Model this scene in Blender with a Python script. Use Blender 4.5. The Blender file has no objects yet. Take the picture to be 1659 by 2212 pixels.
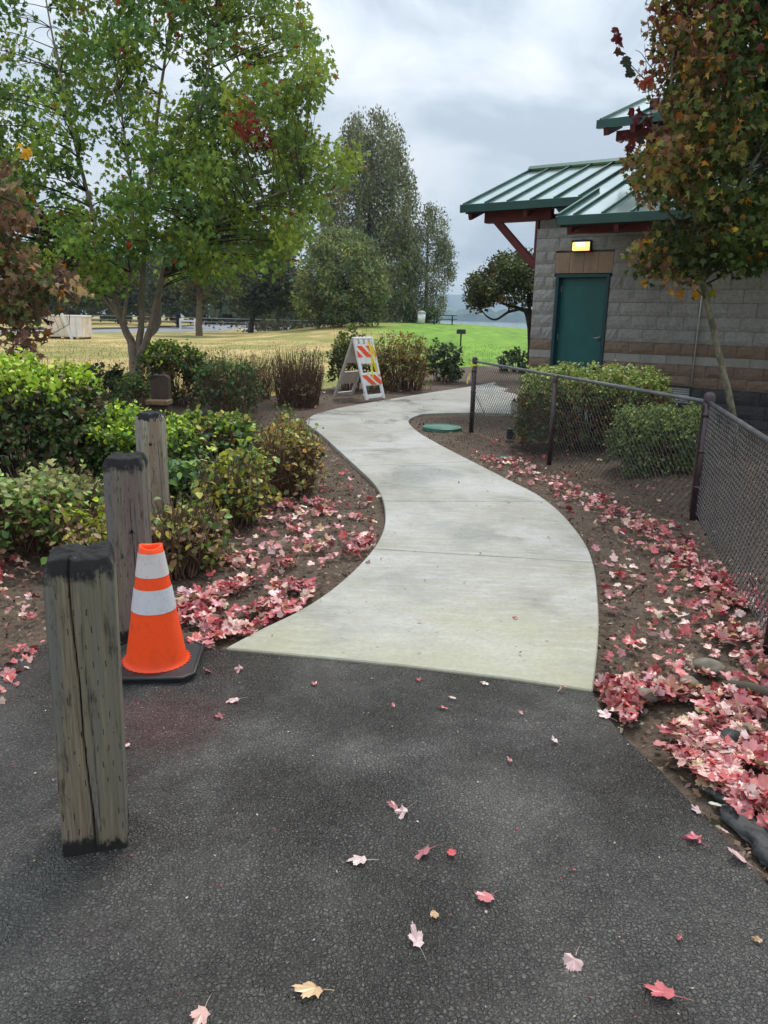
import bpy, bmesh, math, random
import numpy as np
from mathutils import Vector, Matrix, noise as mnoise
R_ = random.Random(7); rng = np.random.default_rng(7)
S = bpy.context.scene; COL = S.collection

# ------------------------------------------------------------------ camera
EYE = 1.55; FPX = 1662.0; PITCH = math.radians(14.18); ROLL = math.radians(1.4)
_F = np.array([0, math.cos(PITCH), -math.sin(PITCH)]); _U0 = np.array([0, math.sin(PITCH), math.cos(PITCH)]); _R0 = np.array([1., 0, 0])
_R = _R0*math.cos(ROLL) + _U0*math.sin(ROLL); _U = _U0*math.cos(ROLL) - _R0*math.sin(ROLL); _C = np.array([0, 0, EYE])
cam = bpy.data.cameras.new('camera'); co = bpy.data.objects.new('camera', cam); COL.objects.link(co)
cam.sensor_fit = 'VERTICAL'; cam.sensor_height = 24; cam.lens = 24*FPX/2212; cam.clip_start = .05; cam.clip_end = 20000
co.matrix_world = Matrix(((_R[0], _U[0], -_F[0], 0), (_R[1], _U[1], -_F[1], 0), (_R[2], _U[2], -_F[2], EYE), (0, 0, 0, 1)))
S.camera = co
def _ray(x, y): return _F + _R*(x-829.5)/FPX - _U*(y-1106)/FPX
def P(x, y, z=0.):            # picture point -> where it meets level z
    d = _ray(x, y); return _C + d*((z-EYE)/d[2])
def Q(x, y, Y):               # picture point -> the point at forward distance Y
    d = _ray(x, y); return _C + d*(Y/d[1])

# ------------------------------------------------------------------ world + sun + exposure
W = bpy.data.worlds.new('World'); S.world = W; W.use_nodes = True
CLOUD_OFF = (12., 3., 3.)
SUN_EL, SUN_AZ = math.radians(58), math.radians(20)     # azimuth from +Y towards +X
def world():
    nt = W.node_tree; n = nt.nodes; l = nt.links; n.clear()
    out = n.new('ShaderNodeOutputWorld'); bg = n.new('ShaderNodeBackground'); bg.inputs[1].default_value = .1
    sky = n.new('ShaderNodeTexSky'); sky.sky_type = 'NISHITA'; sky.sun_disc = False
    sky.sun_elevation = SUN_EL; sky.sun_rotation = SUN_AZ; sky.dust_density = 2
    tc = n.new('ShaderNodeTexCoord'); sep = n.new('ShaderNodeSeparateXYZ'); l.new(tc.outputs['Generated'], sep.inputs[0])
    # project the view direction on a flat cloud deck
    zz = n.new('ShaderNodeMath'); zz.operation = 'MAXIMUM'; l.new(sep.outputs[2], zz.inputs[0]); zz.inputs[1].default_value = 0.0
    za = n.new('ShaderNodeMath'); za.operation = 'ADD'; l.new(zz.outputs[0], za.inputs[0]); za.inputs[1].default_value = .34
    dx = n.new('ShaderNodeMath'); dx.operation = 'DIVIDE'; l.new(sep.outputs[0], dx.inputs[0]); l.new(za.outputs[0], dx.inputs[1])
    dy = n.new('ShaderNodeMath'); dy.operation = 'DIVIDE'; l.new(sep.outputs[1], dy.inputs[0]); l.new(za.outputs[0], dy.inputs[1])
    cb = n.new('ShaderNodeCombineXYZ'); l.new(dx.outputs[0], cb.inputs[0]); l.new(dy.outputs[0], cb.inputs[1])
    of = n.new('ShaderNodeVectorMath'); of.operation = 'ADD'; of.inputs[1].default_value = CLOUD_OFF; l.new(cb.outputs[0], of.inputs[0])
    nz = n.new('ShaderNodeTexNoise'); nz.inputs['Scale'].default_value = 2.3; nz.inputs['Detail'].default_value = 6
    nz.inputs['Roughness'].default_value = .56; nz.inputs['Distortion'].default_value = .5; l.new(of.outputs[0], nz.inputs['Vector'])
    rp = n.new('ShaderNodeValToRGB'); e = rp.color_ramp.elements
    e[0].position = .4; e[0].color = (2.85, 3.25, 3.7, 1); e[1].position = .62; e[1].color = (4.75, 5.0, 5.25, 1)
    m = rp.color_ramp.elements.new(.5); m.color = (3.7, 4.1, 4.5, 1)
    l.new(nz.outputs[0], rp.inputs[0])
    # overcast: made much brighter overhead than near the horizon, to light the scene
    gr = n.new('ShaderNodeMapRange'); gr.inputs[1].default_value = 0.; gr.inputs[2].default_value = 1.; gr.inputs[3].default_value = .88; gr.inputs[4].default_value = 2.45
    l.new(zz.outputs[0], gr.inputs[0])
    mu = n.new('ShaderNodeMix'); mu.data_type = 'RGBA'; mu.blend_type = 'MULTIPLY'; mu.inputs[0].default_value = 1
    l.new(rp.outputs[0], mu.inputs[6]); l.new(gr.outputs[0], mu.inputs[7])
    # pale clear strip low on the horizon
    lo = n.new('ShaderNodeMapRange'); lo.inputs[1].default_value = .035; lo.inputs[2].default_value = .075; lo.inputs[3].default_value = .75; lo.inputs[4].default_value = 0; l.new(sep.outputs[2], lo.inputs[0])
    ml = n.new('ShaderNodeMix'); ml.data_type = 'RGBA'; l.new(lo.outputs[0], ml.inputs[0]); l.new(mu.outputs[2], ml.inputs[6]); ml.inputs[7].default_value = (5.7, 5.5, 5.0, 1)
    mx = n.new('ShaderNodeMix'); mx.data_type = 'RGBA'; mx.inputs[0].default_value = .96
    l.new(sky.outputs[0], mx.inputs[6]); l.new(ml.outputs[2], mx.inputs[7])
    l.new(mx.outputs[2], bg.inputs[0]); l.new(bg.outputs[0], out.inputs[0])
world()
sun = bpy.data.lights.new('sun', 'SUN'); so = bpy.data.objects.new('sun', sun); COL.objects.link(so)
sun.energy = 1.5; sun.angle = math.radians(12); sun.color = (1, .96, .9)
_sd = Vector((math.cos(SUN_EL)*math.sin(SUN_AZ), math.cos(SUN_EL)*math.cos(SUN_AZ), math.sin(SUN_EL)))
so.rotation_euler = _sd.to_track_quat('Z', 'Y').to_euler(); so.location = (0, 0, 40)
S.view_settings.view_transform = 'Standard'; S.view_settings.look = 'None'; S.view_settings.exposure = .74; S.view_settings.gamma = 1
S.view_settings.use_curve_mapping = False
S.render.engine = 'CYCLES'; S.cycles.max_bounces = 6; S.cycles.transparent_max_bounces = 8; S.cycles.volume_bounces = 0

# ------------------------------------------------------------------ materials
class N:
    def __init__(s, name, rough=.6, spec=.5):
        s.m = bpy.data.materials.new(name); s.m.use_nodes = True; s.t = s.m.node_tree; s.n = s.t.nodes
        s.b = s.n['Principled BSDF']; s.b.inputs['Roughness'].default_value = rough; s.b.inputs['Specular IOR Level'].default_value = spec
    def _s(s, k, v, node):
        if v is None: return
        if hasattr(v, 'is_output'): s.t.links.new(v, node.inputs[k])
        else: node.inputs[k].default_value = v
    def coord(s, kind='Object', scale=(1, 1, 1), rot=(0, 0, 0)):
        tc = s.n.new('ShaderNodeTexCoord'); mp = s.n.new('ShaderNodeMapping'); mp.inputs['Scale'].default_value = scale; mp.inputs['Rotation'].default_value = rot
        if kind == 'World': src = s.n.new('ShaderNodeNewGeometry').outputs['Position']
        else: src = tc.outputs[kind]
        s.t.links.new(src, mp.inputs[0]); return mp.outputs[0]
    def noise(s, vec, scale, detail=4, rough=.55, dist=0):
        k = s.n.new('ShaderNodeTexNoise'); s._s('Vector', vec, k); s._s('Scale', scale, k); s._s('Detail', detail, k); s._s('Roughness', rough, k); s._s('Distortion', dist, k); return k.outputs[0]
    def voro(s, vec, scale, feature='F1', out=0, rand=1.):
        k = s.n.new('ShaderNodeTexVoronoi'); k.feature = feature; s._s('Vector', vec, k); s._s('Scale', scale, k); s._s('Randomness', rand, k); return k.outputs[out]
    def ramp(s, f, stops):
        k = s.n.new('ShaderNodeValToRGB'); s.t.links.new(f, k.inputs[0]); e = k.color_ramp.elements
        while len(e) < len(stops): e.new(.5)
        for i, (p, c) in enumerate(stops):
            e[i].position = p; e[i].color = (c, c, c, 1) if not hasattr(c, '__len__') else (*c, 1)
        return k.outputs[0]
    def mix(s, f, a, b, mode='MIX'):
        k = s.n.new('ShaderNodeMix'); k.data_type = 'RGBA'; k.blend_type = mode; s._s(0, f, k)
        for i, v in ((6, a), (7, b)):
            if hasattr(v, 'is_output'): s.t.links.new(v, k.inputs[i])
            else: k.inputs[i].default_value = (*v, 1)
        return k.outputs[2]
    def math(s, op, a, b=None, c=None):
        k = s.n.new('ShaderNodeMath'); k.operation = op; s._s(0, a, k)
        if b is not None: s._s(1, b, k)
        if c is not None: s._s(2, c, k)
        return k.outputs[0]
    def sep(s, vec):
        k = s.n.new('ShaderNodeSeparateXYZ'); s.t.links.new(vec, k.inputs[0]); return k.outputs
    def attr(s, name):
        k = s.n.new('ShaderNodeAttribute'); k.attribute_name = name; return k.outputs['Color']
    def objcol(s):
        k = s.n.new('ShaderNodeObjectInfo'); return k.outputs['Color']
    def objrand(s):
        k = s.n.new('ShaderNodeObjectInfo'); return k.outputs['Random']
    def col(s, c): s._s('Base Color', c if hasattr(c, 'is_output') else (*c, 1), s.b); return s
    def rough(s, r): s._s('Roughness', r, s.b); return s
    def bump(s, h, strength=.5, dist=.01):
        k = s.n.new('ShaderNodeBump'); s._s('Strength', strength, k); s._s('Distance', dist, k); s.t.links.new(h, k.inputs['Height'])
        prev = s.b.inputs['Normal'].links
        if prev: s.t.links.new(prev[0].from_socket, k.inputs['Normal'])
        s.t.links.new(k.outputs[0], s.b.inputs['Normal']); return s
    def translucent(s, col, w=.3):
        tr = s.n.new('ShaderNodeBsdfTranslucent')
        if hasattr(col, 'is_output'): s.t.links.new(col, tr.inputs[0])
        else: tr.inputs[0].default_value = (*col, 1)
        mx = s.n.new('ShaderNodeMixShader'); mx.inputs[0].default_value = w
        s.t.links.new(s.b.outputs[0], mx.inputs[1]); s.t.links.new(tr.outputs[0], mx.inputs[2])
        s.t.links.new(mx.outputs[0], s.n['Material Output'].inputs[0]); return s

def m_asphalt():
    k = N('asphalt', .5, .7); w = k.coord('World'); x, y, z = k.sep(w)[:3]; ws = k.coord('World', (1, .8, 1))
    wn = k.n.new('ShaderNodeTexNoise'); k._s('Vector', w, wn); k._s('Scale', 70, wn); k._s('Detail', 2, wn)
    wa = k.n.new('ShaderNodeVectorMath'); wa.operation = 'MULTIPLY_ADD'; k.t.links.new(wn.outputs['Color'], wa.inputs[0]); wa.inputs[1].default_value = (.016, .016, .016); k.t.links.new(w, wa.inputs[2]); wv = wa.outputs[0]
    wob = k.noise(w, 34, 2); v = k.voro(wv, 84, 'F1'); ve = k.voro(wv, 84, 'DISTANCE_TO_EDGE'); v2 = k.voro(wv, 190, 'F1'); big = k.noise(ws, 1.15, 4, .6, .4); mid = k.noise(w, 7, 5, .65); fine = k.noise(w, 95, 4, .7)
    wet = k.ramp(big, [(.4, 0.), (.54, 1.)])
    cell = k.voro(wv, 84, 'F1', 1)                      # every stone its own shade of grey
    cs = k.n.new('ShaderNodeSeparateColor'); k.t.links.new(cell, cs.inputs[0])
    base = k.ramp(cs.outputs[0], [(.0, (.11, .101, .09)), (.55, (.18, .168, .15)), (.85, (.235, .22, .198)), (1., (.3, .283, .258))])
    base = k.mix(k.ramp(k.noise(w, 22, 4, .7), [(.36, .7), (.62, .25)]), base, k.ramp(fine, [(.34, (.06, .0555, .0495)), (.66, (.2, .186, .165))]))
    base = k.mix(k.ramp(v2, [(.25, .0), (.6, .4)]), base, (.045, .042, .038))
    base = k.mix(k.math('MULTIPLY', k.ramp(ve, [(.01, 1.), (.1, 0.)]), k.ramp(k.noise(w, 3.2, 4), [(.34, .2), (.58, .95)])), base, (.012, .0115, .0105))
    base = k.mix(k.ramp(mid, [(.4, 0.), (.7, .4)]), base, (.17, .158, .14))
    base = k.mix(k.math('MULTIPLY', wet, .42), base, (.045, .042, .038))
    sm = k.ramp(k.voro(w, 26, 'F1', 0), [(.03, .7), (.075, 0.)]); base = k.mix(sm, base, (.3, .29, .27))
    sm = k.ramp(k.voro(w, 61, 'F1', 0), [(.04, .5), (.09, 0.)]); base = k.mix(sm, base, (.17, .165, .155))
    st = k.noise(w, 2.2, 5); base = k.mix(k.ramp(st, [(.6, 0.), (.72, .3)]), base, (.075, .03, .028))
    dx = k.math('ADD', x, .84); dy = k.math('SUBTRACT', y, 2.72); dd = k.math('SQRT', k.math('ADD', k.math('MULTIPLY', dx, dx), k.math('MULTIPLY', dy, dy))); dd = k.math('MULTIPLY_ADD', k.noise(w, 9, 5, .7), .34, dd)
    base = k.mix(k.ramp(dd, [(.3, .5), (.47, 0.)]), base, (.12, .042, .045))
    k.col(base); k.rough(k.mix(wet, k.ramp(fine, [(.3, .62), (.7, .42)]), k.ramp(fine, [(.3, .36), (.7, .16)])))
    h = k.ramp(ve, [(.0, 0.), (.3, 1.)]); h2 = k.math('MULTIPLY', k.ramp(v2, [(0, 1.), (.7, 0.)]), .35)
    hh = k.math('ADD', h, h2); hh = k.math('MULTIPLY_ADD', fine, .6, hh); hh = k.math('MULTIPLY_ADD', wob, .8, hh); hh = k.math('MULTIPLY_ADD', cs.outputs[1], .5, hh)
    lump = k.ramp(k.noise(w, 1.7, 3), [(.36, .4), (.6, 1.)]); k.bump(k.math('MULTIPLY', hh, lump), 1., .016); k.bump(mid, .6, .012); return k.m
def m_concrete():
    k = N('concrete', .62, .4); w = k.coord('World'); x, y, z = k.sep(w)[:3]
    a = k.noise(w, .8, 5, .62, .4); b = k.noise(k.coord('World', (3, 14, 5), (0, 0, .12)), 1.6, 6, .7); c = k.noise(k.coord('World', (14, 120, 14), (0, 0, .12)), 3, 3)
    base = k.ramp(a, [(.34, (.265, .255, .195)), (.5, (.33, .32, .28)), (.63, (.405, .398, .377))])
    base = k.mix(k.ramp(b, [(.46, .0), (.68, .6)]), base, (.5, .495, .48))
    base = k.mix(k.ramp(k.noise(w, 2.4, 6, .65), [(.52, 0.), (.7, .45)]), base, (.2, .195, .145))
    yy = k.math('MULTIPLY_ADD', k.noise(w, 1.5, 5, .65), -3.2, y); st = k.ramp(k.math('MULTIPLY', k.math('ADD', yy, 1.), .25), [(.42, .9), (.95, 0.)])
    base = k.mix(st, base, (.36, .35, .205))
    dm = k.ramp(k.noise(w, 1.05, 5, .6, .6), [(.5, 0.), (.62, 1.)]); base = k.mix(k.math('MULTIPLY', dm, .35), base, (.21, .205, .18))
    base = k.mix(k.ramp(k.noise(w, 45, 4, .7), [(.35, .35), (.6, 0.)]), base, (.2, .19, .16))
    base = k.mix(k.ramp(k.voro(w, 9, 'F1'), [(.04, .7), (.08, 0.)]), base, (.14, .12, .09))
    k.col(base); k.rough(k.mix(dm, k.ramp(b, [(.35, .5), (.7, .75)]), (.24, .24, .24))); k.bump(c, .3, .003); k.bump(k.noise(w, 150, 3), .22, .0015); return k.m
def m_soil():
    k = N('soil', .9, .25); w = k.coord('World')
    a = k.noise(w, 1.3, 4); b = k.noise(w, 26, 6, .7); c = k.voro(w, 70)
    base = k.ramp(b, [(.3, (.04, .027, .019)), (.52, (.11, .077, .054)), (.75, (.21, .155, .112))])
    base = k.mix(k.ramp(a, [(.4, 0.), (.65, .55)]), base, (.14, .105, .08))
    k.col(base); k.bump(b, .9, .03); k.bump(k.ramp(c, [(0, 1.), (.6, 0.)]), .5, .008); return k.m
def m_lawn():
    k = N('lawn', .85, .2); w = k.coord('World'); x, y, z = k.sep(w)[:3]
    # the watered side (towards +X) is green, the rest has dried out
    wob = k.noise(w, .09, 4); t = k.math('MULTIPLY_ADD', wob, 9., x); t = k.math('MULTIPLY_ADD', y, .015, t)
    green = k.ramp(k.math('MULTIPLY_ADD', t, .06, .25), [(.40, 0.), (.66, 1.)])
    n1 = k.noise(k.coord('World', (1, .35, 1)), 1.1, 6, .65); n2 = k.noise(w, .22, 4)
    dry = k.ramp(n1, [(.3, (.26, .2, .075)), (.5, (.43, .32, .13)), (.7, (.58, .43, .21))])
    dry = k.mix(k.ramp(n2, [(.42, 0.), (.58, .8)]), dry, (.17, .185, .045))
    gr = k.ramp(n1, [(.3, (.085, .18, .02)), (.7, (.2, .35, .035))])
    k.col(k.mix(green, dry, gr)); k.bump(k.noise(w, 14, 5, .7), .6, .05); return k.m
def m_wood(name, c0, c1, c2, top=0.):
    # weathered treated timber: grain along z, incised preservative slits, black rot at both ends
    k = N(name, .78, .25); o = k.coord('Object'); x, y, z = k.sep(o)[:3]
    g = k.noise(k.coord('Object', (95, 95, 2.4)), 1.6, 8, .72, .5); g2 = k.noise(k.coord('Object', (9, 9, .8)), 1.5, 3)
    base = k.ramp(g, [(.28, tuple(i*.28 for i in c0)), (.47, c0), (.68, c1)])
    base = k.mix(k.ramp(g2, [(.42, 0.), (.62, .75)]), base, c2)
    # slits
    def fr(v, per, off=0.): return k.math('FRACT', k.math('MULTIPLY_ADD', v, 1/per, off))
    row = k.math('FLOOR', k.math('MULTIPLY', z, 1/.052)); off = k.math('MULTIPLY_ADD', row, .37, k.math('MULTIPLY', k.noise(o, 7, 2), .9))
    nrm = k.sep(k.n.new('ShaderNodeTexCoord').outputs['Normal'])
    def slit(h, nn):
        a = k.math('FRACT', k.math('MULTIPLY_ADD', h, 1/.031, off)); b = k.math('FRACT', k.math('MULTIPLY', z, 1/.052))
        a = k.math('LESS_THAN', k.math('ABSOLUTE', k.math('SUBTRACT', a, .5)), .045); b = k.math('LESS_THAN', k.math('ABSOLUTE', k.math('SUBTRACT', b, .5)), .19)
        return k.math('MULTIPLY', k.math('MULTIPLY', a, b), k.math('GREATER_THAN', k.math('ABSOLUTE', nn), .75))
    sl = k.math('MAXIMUM', slit(x, nrm[1]), slit(y, nrm[0])); keep = k.math('GREATER_THAN', k.noise(o, 19, 2), .5); sl = k.math('MULTIPLY', sl, keep)
    base = k.mix(k.math('MULTIPLY', sl, .85), base, (.012, .01, .008))
    base = k.mix(k.ramp(k.noise(k.coord('Object', (16, 16, 1.2)), 1.2, 4), [(.5, 0.), (.66, .6)]), base, tuple(.8*i for i in (c1[2], c1[2]*1.02, c1[2]*1.05)))
    base = k.mix(k.ramp(k.noise(k.coord('Object', (30, 30, 5)), 1.3, 6, .7), [(.56, 0.), (.66, .8)]), base, (.05, .045, .035))
    rot = k.math('MULTIPLY_ADD', k.noise(k.coord('Object', (14, 14, 9)), 1., 6, .7), .24, z)
    base = k.mix(k.ramp(k.attr('col'), [(.25, 0.), (.75, .95)]), base, (.012, .01, .009))  # shade inside the cracks, painted near black from the vertex mask
    base = k.mix(k.ramp(rot, [(.155, 1.), (.18, 0.)]), base, (.022, .021, .0195))
    base = k.mix(k.ramp(rot, [(.955+top, 0.), (.99+top*.6, 1.)]), base, (.022, .021, .021))
    k.col(base); k.bump(g, 1., .006); k.bump(k.math('SUBTRACT', 1., sl), .6, .004); return k.m
def m_plain(name, c, rough=.5, spec=.5, var=.15, scale=8, bumpd=0., metallic=0.):
    k = N(name, rough, spec); w = k.coord('Object'); n = k.noise(w, scale, 5)
    k.col(k.mix(k.ramp(n, [(.35, 0.), (.7, 1.)]), tuple(i*(1-var) for i in c), tuple(min(1, i*(1+var)) for i in c)))
    k.b.inputs['Metallic'].default_value = metallic
    if bumpd: k.bump(n, .5, bumpd)
    return k.m
def m_block(name, c, var=.25, rough=.9, d=.02):
    k = N(name, rough, .2); w = k.coord('World'); a = k.noise(w, 22, 6, .7); b = k.noise(w, 110, 3); r = k.objrand()
    base = k.ramp(a, [(.3, tuple(i*(1-var) for i in c)), (.7, tuple(i*(1+var) for i in c))])
    base = k.mix(k.ramp(b, [(.5, 0.), (.75, .25)]), base, tuple(i*.45 for i in c))
    base = k.mix(k.math('MULTIPLY', r, .24), base, tuple(i*.6 for i in c)); base = k.mix(k.ramp(k.noise(k.coord('World', (2.5, 2.5, .7)), 1.3, 5, .65), [(.5, 0.), (.68, .4)]), base, tuple(i*.45 for i in c))
    k.col(base); k.bump(a, .8, d); k.bump(b, .35, .003); return k.m
def m_leaf(name, transl=.3, rough=.42, spec=.4, obj=False, vein=0.):
    k = N(name, rough, spec); c = k.objcol() if obj else k.attr('col')
    if vein:
        n = k.noise(k.coord('Object' if obj else 'World'), 38 if obj else 60, 3)
        c2 = k.mix(k.ramp(n, [(.35, 0.), (.7, vein)]), c, (.62, .42, .36)); c2 = k.mix(k.ramp(k.noise(k.coord('World'), 25, 3), [(.55, 0.), (.8, .5)]), c2, (.12, .03, .03))
        k.col(c2)
    else: k.col(c)
    if transl: k.translucent(c, transl)
    return k.m
def m_bark(name, c, c2, sc=1.):
    k = N(name, .85, .2); a = k.noise(k.coord('World', (9*sc, 9*sc, 5*sc)), 1.2, 6, .65); b = k.noise(k.coord('World'), 4*sc, 3)
    base = k.ramp(a, [(.32, tuple(i*.5 for i in c)), (.65, c)]); base = k.mix(k.ramp(b, [(.45, 0.), (.6, .7)]), base, c2)
    k.col(base); k.bump(a, .6, .015); return k.m
MT = dict(
    asphalt=m_asphalt(), concrete=m_concrete(), soil=m_soil(), lawn=m_lawn(),
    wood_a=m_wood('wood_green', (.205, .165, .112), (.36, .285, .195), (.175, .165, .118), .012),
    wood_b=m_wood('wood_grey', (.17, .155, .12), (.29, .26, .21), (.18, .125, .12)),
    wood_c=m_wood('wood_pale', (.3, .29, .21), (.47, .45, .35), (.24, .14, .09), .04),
    wood_d=m_wood('wood_dark', (.06, .04, .032), (.11, .075, .055), (.075, .05, .045)),
    ledge=m_plain('pale_wood', (.2, .13, .075), .8, .2, .4, 30, .004),
    orange=m_plain('cone_orange', (.96, .068, .004), .45, .4, .06, 6), collar=m_plain('collar', (.56, .56, .6), .4, .5, .12, 25), collar_top=m_plain('collar_top', (.6, .55, .53), .45, .5, .14, 30),
    rubber=m_plain('rubber', (.017, .017, .019), .45, .5, .4, 14, .003),
    white_pl=m_plain('white_plastic', (.85, .85, .85), .45, .4, .08, 9), shaded_pl=m_plain('shaded_plastic', (.6, .54, .48), .55, .35, .12, 9),  # second plastic: the white one with shade put into its colour
    stripe=m_plain('stripe_orange', (.92, .09, .015), .4, .5, .06, 8), dark=m_plain('dark', (.03, .03, .032), .6, .4, .3, 9),
    tape=m_plain('yellow_tape', (.85, .72, .02), .35, .5, .1, 20),
    vinyl=m_plain('black_vinyl', (.05, .03, .034), .38, .5, .3, 30), wire=m_plain('wire_vinyl', (.06, .052, .048), .35, .5, .35, 12), rail=m_plain('rail', (.1, .1, .108), .3, .7, .3, 10),
    block=m_block('grey_block', (.35, .338, .33)), block_b=m_block('brown_block', (.24, .175, .132)), smooth_b=m_block('band_block', (.33, .315, .29), .12, .85, .004),
    block_d=m_block('charcoal_block', (.075, .074, .075)), lintel=m_block('lintel_block', (.36, .245, .18), .12, .8, .003), mortar=m_plain('mortar', (.2, .195, .19), .9, .2, .2, 20),
    teal=m_plain('teal_paint', (.01, .1, .1), .4, .4, .14, 3), teal_f=m_plain('teal_frame', (.007, .048, .056), .4, .4, .1, 3),
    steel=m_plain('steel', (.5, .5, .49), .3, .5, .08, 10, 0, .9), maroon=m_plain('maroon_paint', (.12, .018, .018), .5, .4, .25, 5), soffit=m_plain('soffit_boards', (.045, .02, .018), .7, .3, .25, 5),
    roof=m_plain('roof_metal', (.4, .54, .52), .16, .6, .08, 2.5, 0, .85), seam=m_plain('roof_seam', (.008, .08, .062), .35, .5, .2, 4, 0, .2), fascia=m_plain('fascia', (.006, .06, .047), .4, .5, .2, 4),
    vent=m_plain('vent_metal', (.55, .55, .54), .4, .5, .08, 10, 0, .3), lid=m_plain('green_lid', (.04, .15, .1), .5, .4, .2, 9, .002),
    rock=m_plain('rock', (.19, .17, .13), .85, .25, .3, 14, .012), berm=m_plain('berm', (.024, .025, .026), .6, .4, .4, 30, .012),
    crate=m_plain('crate_paint', (.7, .6, .5), .7, .3, .18, 2), crate_w=m_plain('crate_white', (.75, .73, .71), .7, .3, .1, 2),
    maple_bark=m_bark('maple_bark', (.33, .265, .205), (.2, .19, .145)), dark_bark=m_bark('dark_bark', (.06, .048, .04), (.09, .08, .06)), birch=m_bark('pale_bark', (.27, .25, .18), (.07, .07, .045), 2.2), far_bark=m_bark('far_bark', (.23, .17, .12), (.13, .11, .08)),
    twig=m_plain('twig', (.14, .085, .055), .8, .2, .4, 12), twig_d=m_plain('twig_dark', (.05, .035, .028), .8, .2, .4, 12),
    leaf=m_leaf('leaf', .33, .5, .22), far_leaf=m_leaf('far_leaf', .2, .6, .2), shrub=m_leaf('shrub_leaf', .25, .45, .3), litter=m_leaf('litter', .12, .34, .5, False, .45), fallen=m_leaf('fallen_leaf', .12, .34, .5, True, .5), hang=m_leaf('hanging_leaf', .35, .5, .3, True),
    grass=m_leaf('grass_blade', .3, .7, .1), chip=m_leaf('wood_chip', 0, .85, .2), stem=m_plain('leaf_stem', (.45, .2, .15), .5, .4, .2, 20),
    water=m_plain('river_water', (.3, .33, .35), .1, .6, .05, 1), hill=m_plain('far_wood', (.06, .09, .045), .9, .1, .5, .02), dirt_or_shade=m_plain('bank_dirt', (.25, .19, .13), .9, .1, .3, .3),
    kerb=m_plain('kerb_brown', (.1, .075, .06), .85, .2, .2, 3), road=m_plain('road_asphalt', (.2, .205, .22), .6, .4, .12, 1), white=m_plain('white_paint', (.75, .75, .75), .5, .4, .08, 4), grey=m_plain('grey_paint', (.3, .3, .3), .6, .4, .1, 4))
def m_cone(name, c, d):
    k = N(name, .45, .4); o = k.coord('Object'); a = k.noise(o, 9, 6, .7); b = k.noise(k.coord('Object', (60, 60, 9)), 1.5, 5, .7); z = k.sep(o)[2]
    base = k.mix(k.ramp(a, [(.52, 0.), (.7, .55)]), c, d); base = k.mix(k.ramp(b, [(.58, 0.), (.72, .45)]), base, d)
    base = k.mix(k.ramp(k.math('MULTIPLY_ADD', a, .1, z), [(.06, .55), (.13, 0.)]), base, d)
    base = k.mix(k.ramp(k.noise(o, 120, 2), [(.64, 0.), (.68, .5)]), base, d); k.col(base); k.bump(a, .15, .004); return k.m
MT['orange'] = m_cone('cone_orange', (.97, .075, .004), (.5, .05, .015)); MT['collar'] = m_cone('collar', (.58, .58, .62), (.33, .29, .29)); MT['collar_top'] = m_cone('collar_top', (.62, .57, .56), (.42, .25, .2))
def emissive(name, c, st):
    m = bpy.data.materials.new(name); m.use_nodes = True; b = m.node_tree.nodes['Principled BSDF']
    b.inputs['Base Color'].default_value = (*c, 1); b.inputs['Emission Color'].default_value = (*c, 1); b.inputs['Emission Strength'].default_value = st; return m
MT['lamp'] = emissive('lamp_lens', (1, .6, .17), 1.0); MT['bulb'] = emissive('lamp_glow', (1, .86, .5), 3)

# ------------------------------------------------------------------ mesh + object helpers
class MB:
    def __init__(s): s.v = []; s.f = []
    def add(s, v, f):
        o = len(s.v); s.v += [tuple(map(float, p)) for p in v]; s.f += [tuple(i+o for i in q) for q in f]; return s
    def box(s, c, size, ax=None):
        ax = np.eye(3) if ax is None else np.asarray(ax); h = np.array(size)/2; c = np.array(c, float)
        pts = [c + ax[0]*h[0]*i + ax[1]*h[1]*j + ax[2]*h[2]*k for k in (-1, 1) for j in (-1, 1) for i in (-1, 1)]
        return s.add(pts, [(0, 2, 3, 1), (4, 5, 7, 6), (0, 1, 5, 4), (2, 6, 7, 3), (0, 4, 6, 2), (1, 3, 7, 5)])
    def tube(s, pts, rad, n=6, cap=True):
        pts = [np.array(p, float) for p in pts]; m = len(pts)
        rad = [rad]*m if not hasattr(rad, '__len__') else rad
        V = []; F = []; prev = None
        for i, p in enumerate(pts):
            t = pts[min(i+1, m-1)] - pts[max(i-1, 0)]; t = t/(np.linalg.norm(t)+1e-9)
            if prev is None: a = np.cross(t, (0, 0, 1) if abs(t[2]) < .9 else (1, 0, 0))
            else: a = prev - t*(prev@t)
            a = a/(np.linalg.norm(a)+1e-9); b = np.cross(t, a); prev = a
            for k in range(n):
                g = 2*math.pi*k/n; V.append(p + (a*math.cos(g)+b*math.sin(g))*rad[i])
        for i in range(m-1):
            for k in range(n): F.append((i*n+k, i*n+(k+1) % n, (i+1)*n+(k+1) % n, (i+1)*n+k))
        if cap: F += [tuple(range(n))[::-1], tuple((m-1)*n+k for k in range(n))]
        return s.add(V, F)
    def lathe(s, prof, c=(0, 0, 0), n=32):
        V = []; F = []; m = len(prof)
        for r, z in prof:
            for k in range(n): g = 2*math.pi*k/n; V.append((c[0]+r*math.cos(g), c[1]+r*math.sin(g), c[2]+z))
        for i in range(m-1):
            for k in range(n): F.append((i*n+k, i*n+(k+1) % n, (i+1)*n+(k+1) % n, (i+1)*n+k))
        return s.add(V, F)
    def prism(s, poly, ext, cap=True):
        ext = np.array(ext, float); n = len(poly); V = [np.array(p, float) for p in poly]; V += [p+ext for p in V]
        F = [(i, (i+1) % n, n+(i+1) % n, n+i) for i in range(n)]
        if cap: F += [tuple(range(n))[::-1], tuple(range(n, 2*n))]
        return s.add(V, F)
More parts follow.
